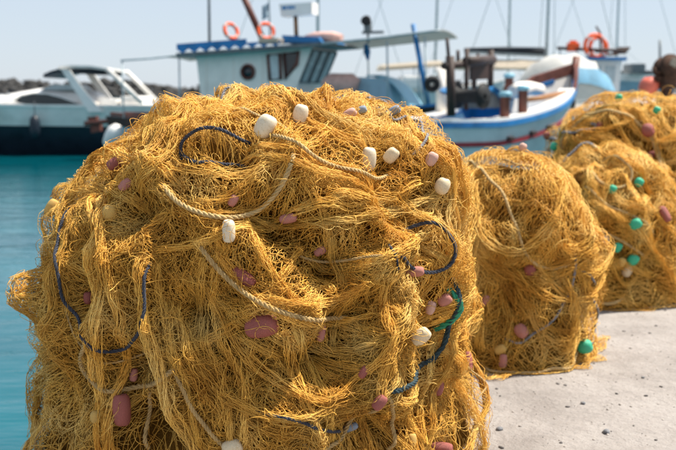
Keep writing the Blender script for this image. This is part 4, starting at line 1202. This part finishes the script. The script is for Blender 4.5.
# ---- wooden boat with the red stripe
wb = Frame('fishing_boat', (3.0, 17.83, WATER), R(50))
r_ = wb.root
tag(r_, 'wooden fishing boat with pale blue hull, red stripe and blue gunwale, beyond the medium heap', 'boat')
H = Hull(5.8, 2.1, 1.16, .32, .70, True, .6, .6)
H.skin(r_, 'hull', M['hullblue'], lambda x: -.5, H.sheer, 9)
H.rail(r_, 'gunwale', M['blue'], lambda x: H.sheer(x), .12, .085, .01, .93, .035)
H.rail(r_, 'cap_rail', M['white'], lambda x: H.sheer(x) + .075, .34, .05, .01, .80, .0)
H.rail(r_, 'rubbing_strake', M['red'], lambda x: H.sheer(x) - .33, .05, .075, .02, .93, .03)
H.deck(r_, M['blue'], .40); H.bulwark(r_, M['white2'], .40)
b = MB(); n = 12
for sgn in (-1, 1):
    P_ = [[H.pt(lerp(.80, 1, i / n), H.sheer(lerp(.80, 1, i / n)) + .0 + dz * (.25 + .75 * min(1, i / 4)), sgn, ins) for dz, ins in ((.0, -.012), (.12, -.02), (.24, -.03), (.24, .05), (.02, .05))] for i in range(n + 1)]
    b.grid(P_, False)
b.build('bow_bulwark', M['brown'], r_)
st_ = H.pt(1, H.sheer(1), 1); b = MB(); b.tube([Vector((st_.x - .5, 0, -.4)), Vector((st_.x - .28, 0, .6)), Vector((st_.x - .03, 0, H.sheer(1) - .15)), Vector((st_.x + .10, 0, H.sheer(1) + .36))], [.07, .07, .075, .085], 8); b.build('stem_post', M['brown'], r_)
p = H.pt(.80, H.sheer(.8) - .19, -1); b = MB(); b.lathe([(0, .02), (.10, .02), (.12, -.01)], 14, Matrix.Translation(p + Vector((0, -.01, 0))) @ Matrix.Rotation(math.pi / 2, 4, 'X')); b.build('hawse_hole', M['black'], r_)
for x in (.30, .42, .53):
    p = H.pt(x, H.sheer(x) - .27, -1); MB().box(p + Vector((0, -.035, 0)), (.16, .07, .06), None, .015).build('cleat', M['dkbrown'], r_)
# registration letters on the bow
for txt, zz, sz in (('Λ. Σ.', .62, .16), ('099', .82, .16)):
    p0, p1 = H.pt(.60, H.sheer(.6) - zz, -1), H.pt(.66, H.sheer(.66) - zz, -1); up_ = H.pt(.60, H.sheer(.6) - zz + .1, -1) - p0
    ex = (p1 - p0).normalized(); ez = ex.cross(up_).normalized(); ey = ez.cross(ex)
    lettering(txt, sz, Matrix.Translation(p0 + ez * .012) @ Matrix((ex, ey, ez)).transposed().to_4x4(), r_, 'lettering', M['text'])
# timber hauling frame at the stern
for (a, c_, lat, rr) in [((450, 56), (451, 116), -.55, .075), ((447, 38), (449, 62), -.5, .03), ((467, 48), (466, 110), -.35, .04), ((491, 50), (490, 108), .35, .06), ((458, 50), (458, 64), .5, .035), ((478, 53), (478, 62), .3, .03), ((474, 66), (474, 112), .55, .05)]:
    p0, p1 = wb.px(*a, lat), wb.px(*c_, lat); MB().tube([p0, p1], rr, 8).build('frame_post', M['dkbrown'], r_)
pA, pB = wb.px(444, 66, -.55), wb.px(494, 61, .35); MB().tube([pA, pB], .06, 8).build('cross_beam', M['dkbrown'], r_)
pA, pB = wb.px(466, 61, -.35), wb.px(493, 59, .35); MB().tube([pA, pB], .08, 8).build('cross_beam', M['dkbrown'], r_)
slab(wb, 'wind_board', M['dkbrown'], [(472, 63), (489, 62), (489, 79), (472, 80)], .10, .16)
b = MB(); p0, p1 = wb.px(461, 91, -.1), wb.px(489, 108, -.1); b.box((p0 + p1) / 2, (abs(p1.x - p0.x) * .9, .7, abs(p0.z - p1.z)), None, .09); b.build('engine_box', M['grey'], r_)
b = MB(); p = wb.px(470, 96, -.5); 
b.lathe([(.04, -.3), (.22, -.28), (.22, -.24), (.12, -.2), (.12, .2), (.22, .24), (.22, .28), (.04, .3)], 16, Matrix.Translation(p) @ Matrix.Rotation(math.pi / 2, 4, 'X')); b.build('net_drum', M['black'], r_)
b = MB(); P_ = []
for i, (x, y) in enumerate([(486, 92), (492, 89), (499, 93), (505, 100), (509, 112), (511, 120)]):
    q_ = wb.px(x, y, -.5); P_.append([(q_.x + .03 * math.sin(j * 1.7), l, q_.z + .05 * math.sin(i * 1.3 + j * .9)) for j, l in enumerate(np.linspace(-.55, .5, 9))])
b.grid(P_); b.grid([[(x, y, z - .04) for x, y, z in r] for r in P_]); b.build('blue_cover', M['blue'], r_)
for x, y, lat in ((505, 104, -.85), (523, 97.5, -.82), (509, 84, .6)):
    p = wb.px(x, y, lat); e = MB().lathe([(0, -.32), (.085, -.32), (.085, .12), (.095, .13)], 12, Matrix.Translation(p)).build('bollard', M['brown'], r_)
    MB().lathe([(.095, .125), (.115, .15), (.115, .19), (.08, .215), (0, .22)], 12, Matrix.Translation(p)).build('cap', M['ltblue'], e)
roll(wb, 'coiled_net', M['white2'], [(512, 92), (520, 90), (530, 88), (540, 90)], .16, .2)
roll(wb, 'spar', M['wood'], [(526, 100), (545, 97), (566, 92)], .05, -.6)
# tyre fender between the two boats
p = wb.world(wb.px(432, 84, .9)); b = MB(); b.tube([(.10 * math.cos(k * .2618), 0, .10 * math.sin(k * .2618)) for k in range(24)], .06, 10, closed=True); o = b.build('tyre_fender', M['black']); o.location = p; o.rotation_euler = (.1, 0, .3)
tag(o, 'black tyre fender hung beside the dark timber frame of the striped boat', 'fender')
MB().tube([wb.px(440, 67, .9), wb.px(441, 112, .9)], .10, 10).build('winch_post', M['white2'], r_)
MB().tube([wb.px(438, 72, .9), wb.px(432, 78, .9)], .02, 6).build('fender_line', M['mast'], r_)

# ---- boats farther off
def plain_boat(name, loc, rz, L, B, sh, cols, label, double=False, zb=.25):
    f = Frame(name, loc, rz); tag(f.root, label, 'boat')
    h = Hull(L, B, *sh, double, .6, .5)
    h.skin(f.root, 'hull_bottom', cols[1], lambda x: -.4, lambda x: zb); h.skin(f.root, 'hull', cols[0], lambda x: zb, h.sheer)
    h.rail(f.root, 'gunwale', cols[2], lambda x: h.sheer(x) + .01, .12, .07, .01, .985, .03); h.deck(f.root, cols[3], .2)
    return f, h
# covered boat: white and blue tarpaulin over the bow
tb, th_ = plain_boat('covered_boat', (6.6, 25.5, WATER), R(20), 6.5, 2.3, (1.3, .1, .35), (M['white'], M['navy'], M['white'], M['white2']), 'moored boat under a humped white and blue tarpaulin, behind the striped bow')
for nm, mt, l0, l1, off in (('tarpaulin', M['tarp'], -1.15, 1.15, 0), ('tarpaulin_panel', M['tarpblue'], -1.19, -.75, -.02)):
    b = MB(); P_ = []
    prof = [(540, 98, 103), (548, 76, 103), (556, 62, 102), (566, 56, 102), (578, 54.5, 102), (588, 58, 102), (596, 68, 102), (604, 82, 103), (612, 98, 104)]
    for i, (x, yt, yb) in enumerate(prof):
        t_, bo = tb.px(x, yt, -.6), tb.px(x, yb, -1.15); row = []
        for j in range(15):
            a = math.pi * j / 14; wv = .05 * math.sin(i * 1.9 + j * 1.1) + .03 * math.sin(i * 3.1 - j * 2)
            row.append((t_.x + wv, (-1.18 + off) * math.copysign(abs(math.cos(a)) ** .7, math.cos(a)), bo.z + (t_.z - bo.z) * math.sin(a) ** .7 + wv))
        P_.append(row[:5] if nm != 'tarpaulin' else row)
    if nm != 'tarpaulin': P_ = [[(x, y - .02, z + .02) for x, y, z in r[1:4]] for r in P_[2:]]
    b.grid(P_); b.build(nm, mt, tb.root)
# cabin boat with big lifebuoys
kb, kh = plain_boat('cabin_boat', (8.6, 30.0, WATER), R(170), 8.5, 2.8, (1.35, .1, .5), (M['white'], M['navy'], M['blue'], M['white2']), 'white cabin boat with blue roof edge carrying big orange rings, at the right')
cabn = slab(kb, 'cabin', M['white'], [(584, 60), (622, 60), (618, 104), (588, 104)], .9, -.9)
framed(kb, [(606, 66), (615, 66), (613.5, 82), (606, 82)], .912, M['mast'], M['paleglass'], cabn, .03)
framed(kb, [(591, 66), (601, 66), (601, 82), (592, 82)], .912, M['mast'], M['paleglass'], cabn, .03)
rf = slab(kb, 'roof', M['blue'], [(577, 57), (627, 57), (627, 60), (577, 60)], 1.15, -1.15)
MB().tube([kb.px(557, 48, .9), kb.px(590, 49.5, .9), kb.px(628, 50.5, .9)], .05, 8).build('roof_spar', M['dkbrown'], rf)
for k, (x, y) in enumerate(((604, 51), (614, 54), (622, 52.5), (626, 48))): MB().tube([kb.px(x - 9, y + .5, .5 - .2 * k), kb.px(x + 4, y, .5 - .2 * k)], .045, 6).build('roof_gear', M['rust'], rf)
MB().tube([kb.px(596, 26, .3), kb.px(600, 33, .3), kb.px(601, 58, .3)], [.03, .04, .04], 6).build('light_mast', M['rust'], rf)
for x in (560, 577): MB().tube([kb.px(x, 49, .9), kb.px(x, 60, .9)], .025, 6).build('spar_post', M['mast'], rf)
p = kb.world(kb.px(595, 46, .85)); lifebuoy(p, .34, .06, .25, -.06, 'big orange lifebuoy standing on the white cabin boat roof, the front of the two rings')
p = kb.world(kb.px(598.5, 47.5, .5)); lifebuoy(p, .31, .06, .35, -.1, 'big orange lifebuoy on the white cabin boat roof, just behind the front ring')
p = kb.world(kb.px(573, 47, .8)); b = MB(); b.box((0, 0, 0), (.36, .30, .26), None, .05).box((0, 0, .16), (.20, .16, .08), None, .03); o = b.build('red_box', M['orange']); o.location = p
tag(o, 'small red-orange box on the spar left of the big lifebuoys', 'box')
# white and blue boat at the far right
rb, rh = plain_boat('motor_boat', (13.2, 38.0, WATER), R(178), 8.5, 2.8, (2.05, .1, .35), (M['greyblue'], M['navy'], M['white'], M['white2']), 'pale blue boat with a white top, far right behind the dark winch', False, .3)
rh.skin(rb.root, 'sheer_strake', M['white'], lambda x: rh.sheer(x) - .02, lambda x: rh.sheer(x) + .25, 2)
b = MB(); p0, p1 = rb.px(628, 64, 1.0), rb.px(640, 74, 1.0); b.box((p0 + p1) / 2, (.5, 1.4, abs(p0.z - p1.z)), None, .05); b.build('console', M['grey'], rb.root)
MB().tube([rb.px(660, 40, .4), rb.px(660, 76, .4)], .05, 6).build('mast', M['grey'], rb.root)
# small white boat with a rusty net hauler
sb, sh_ = plain_boat('work_boat', (7.15, 16.2, WATER), R(8), 4.6, 1.8, (1.50, .02, .2), (M['white'], M['navy'], M['white'], M['white2']), 'white work boat at the right edge carrying the rusty net hauler')
hb = Frame('net_hauler', tuple(sb.world(sb.px(666, 103, -.2))), R(15)); tag(hb.root, 'rusty dark brown net hauler with a round drum on the white work boat', 'winch')
MB().lathe([(0, -.2), (.24, -.2), (.24, -.12), (.13, -.08), (.10, .15), (.09, .30)], 14).build('pedestal', M['rust'], hb.root)
MB().box((0, 0, .34), (.26, .24, .22), None, .04).box((-.16, 0, .40), (.14, .12, .10), None, .02).build('gearbox', M['rust'], hb.root)
MB().lathe([(.03, -.14), (.20, -.13), (.21, -.09), (.12, -.05), (.12, .05), (.21, .09), (.20, .13), (.03, .14)], 18, Matrix.Translation((0, 0, .58)) @ Matrix.Rotation(1.3, 4, 'X')).build('drum', M['rust'], hb.root)
MB().tube([(-.1, -.05, .52), (-.28, -.08, .50), (-.33, -.08, .58)], .03, 6).build('crank_arm', M['rust'], hb.root)
MB().box((-.02, -.2, .66), (.12, .02, .12), Matrix.Rotation(.5, 3, 'Y'), .005).build('maker_plate', M['beige'], hb.root)
MB().box((.06, 0, .02), (.42, .2, .16), Matrix.Rotation(.3, 3, 'Y'), .04).build('bracket', M['rust'], hb.root)
p = sb.world(sb.px(649, 86, -.1)); b = MB(); b.lathe([(0, -.17), (.09, -.15), (.155, -.06), (.16, .03), (.11, .13), (.04, .17), (.04, .21), (0, .22)], 16, Matrix.Rotation(.9, 4, 'Y')); b.tube([(0, 0, -.1), (0, 0, -.42)], .02, 6)
o = b.build('buoy', M['salmon']); o.location = p; tag(o, 'salmon red buoy beside the rusty net hauler', 'buoy')
# boat with a beige canopy in the middle distance
cb, ch = plain_boat('canopy_boat', (3.0, 35.0, WATER), R(6), 6.0, 2.3, (1.75, .05, .45), (M['hullblue'], M['navy'], M['white'], M['white2']), 'pale blue boat under a beige canopy, seen between the awning posts', False, .3)
b = MB(); P_ = []
for i in range(7):
    x = lerp(384, 444, i / 6); p = cb.px(x, lerp(67, 63, i / 6), -1.0); P_.append([(p.x, l, p.z + .12 * (1 - l * l)) for l in np.linspace(-1, 1, 7)])
b.grid(P_); b.grid([[(x, y, z - .1) for x, y, z in r] for r in P_]); b.build('canopy', M['beige'], cb.root)
for x in (388, 414, 440):
    for lat in (-.95, .95): MB().tube([cb.px(x, 67, lat), cb.px(x, 92, lat)], .025, 6).build('canopy_post', M['mast'], cb.root)
b = MB(); p0, p1 = cb.px(400, 76, -.6), cb.px(428, 90, -.6); b.box((p0 + p1) / 2, (abs(p1.x - p0.x), 1.3, abs(p0.z - p1.z)), None, .12); b.build('cuddy', M['white'], cb.root)
MB().tube([cb.px(402, 80, -.66), cb.px(426, 79, -.66)], .05, 6).build('window_strip', M['ltblue'], cb.root)

# sailing yachts: only their masts and covered booms rise above the near boats
def yacht(px_, Y, lean, rz, L, boom, label, hull_m='white', h=13.0, cover=None):
    X = (px_ - 338) / 938.9 * Y
    f = Frame('sailing_yacht', (X, Y, WATER), rz); r = f.root
    tag(r, label, 'yacht', 'sailing yachts moored behind the fishing boats')
    hh = Hull(L, L * .3, 1.15, .05, .3, False, .9, .6)
    hh.skin(r, 'hull_bottom', M['navy'], lambda x: -.45, lambda x: .15); hh.skin(r, 'hull', M[hull_m], lambda x: .15, hh.sheer); hh.deck(r, M['white'], .02)
    hh.rail(r, 'toe_rail', M['steel'], lambda x: hh.sheer(x) + .03, .03, .06, .01, .985, 0)
    pr = [(-L * .28, 1.05, 1.12), (-L * .24, 1.05, 1.5), (-.1, 1.1, 1.62), (L * .12, 1.1, 1.55), (L * .2, 1.1, 1.2)]
    dome(f, pr, lambda x: L * .1, 'coachroof', M['white'], 5)
    ms = MB().tube([(.2, 0, 1.2), (.2 + lean * .5, 0, h * .5), (.2 + lean, 0, h)], [.065, .06, .045], 8).build('mast', M['mast'], r)
    MB().tube([(.2 + lean * .5, -L * .1, h * .55), (.2 + lean * .5, 0, h * .57), (.2 + lean * .5, L * .1, h * .55)], .03, 6).build('spreader', M['mast'], ms)
    for e in ((L * .49, 0, 1.4), (-L * .48, 0, 1.2), (.2, L * .14, 1.2), (.2, -L * .14, 1.2)):
        MB().tube([e, (.2 + lean, 0, h * .97)], .014, 5).build('stay', M['mast'], r)
    if boom:
        z = boom; bo = MB().tube([(.15, 0, z), (-L * .42, 0, z + .12)], .07, 8).build('boom', M['mast'], r)
        MB().tube([(.1, 0, z + .16), (-L * .2, 0, z + .2), (-L * .42, 0, z + .2)], [.15, .13, .07], 8).build('sail_cover', M['dkcanvas'], bo)
    if cover:
        z = cover; b = MB(); P_ = [[(lerp(-L * .46, L * .1, i / 8), l, z + .35 * (1 - abs(l) / (L * .15)) - .04 * math.sin(i * 1.3) ** 2) for l in np.linspace(-L * .15, L * .15, 7)] for i in range(9)]
        b.grid(P_); b.grid([[(x, y, zz - .04) for x, y, zz in row] for row in P_]); b.build('boom_tent', M['beige'], r)
    return f
yacht(538, 38, .1, R(8), 7.5, 3.25, 'yacht with a dark sail cover on its boom above the striped fishing boat', cover=2.75)
yacht(510, 47, 0, R(172), 9.5, 0, 'yacht whose bare mast rises left of the dark sail cover', h=15)
yacht(437, 45, -.25, R(175), 9.0, 2.9, 'yacht whose mast stands just right of the blue leaning pole', h=14)
yacht(313, 42, .1, R(5), 9.0, 0, 'yacht whose mast rises behind the small white sign box', h=14)
yacht(609, 56, 0, R(10), 10.0, 2.9, 'yacht whose tall mast rises just right of the big lifebuoys', h=15)
yacht(617, 64, .1, R(170), 9.0, 2.9, 'yacht with the shorter mast at the right of the big lifebuoys', h=5.2)
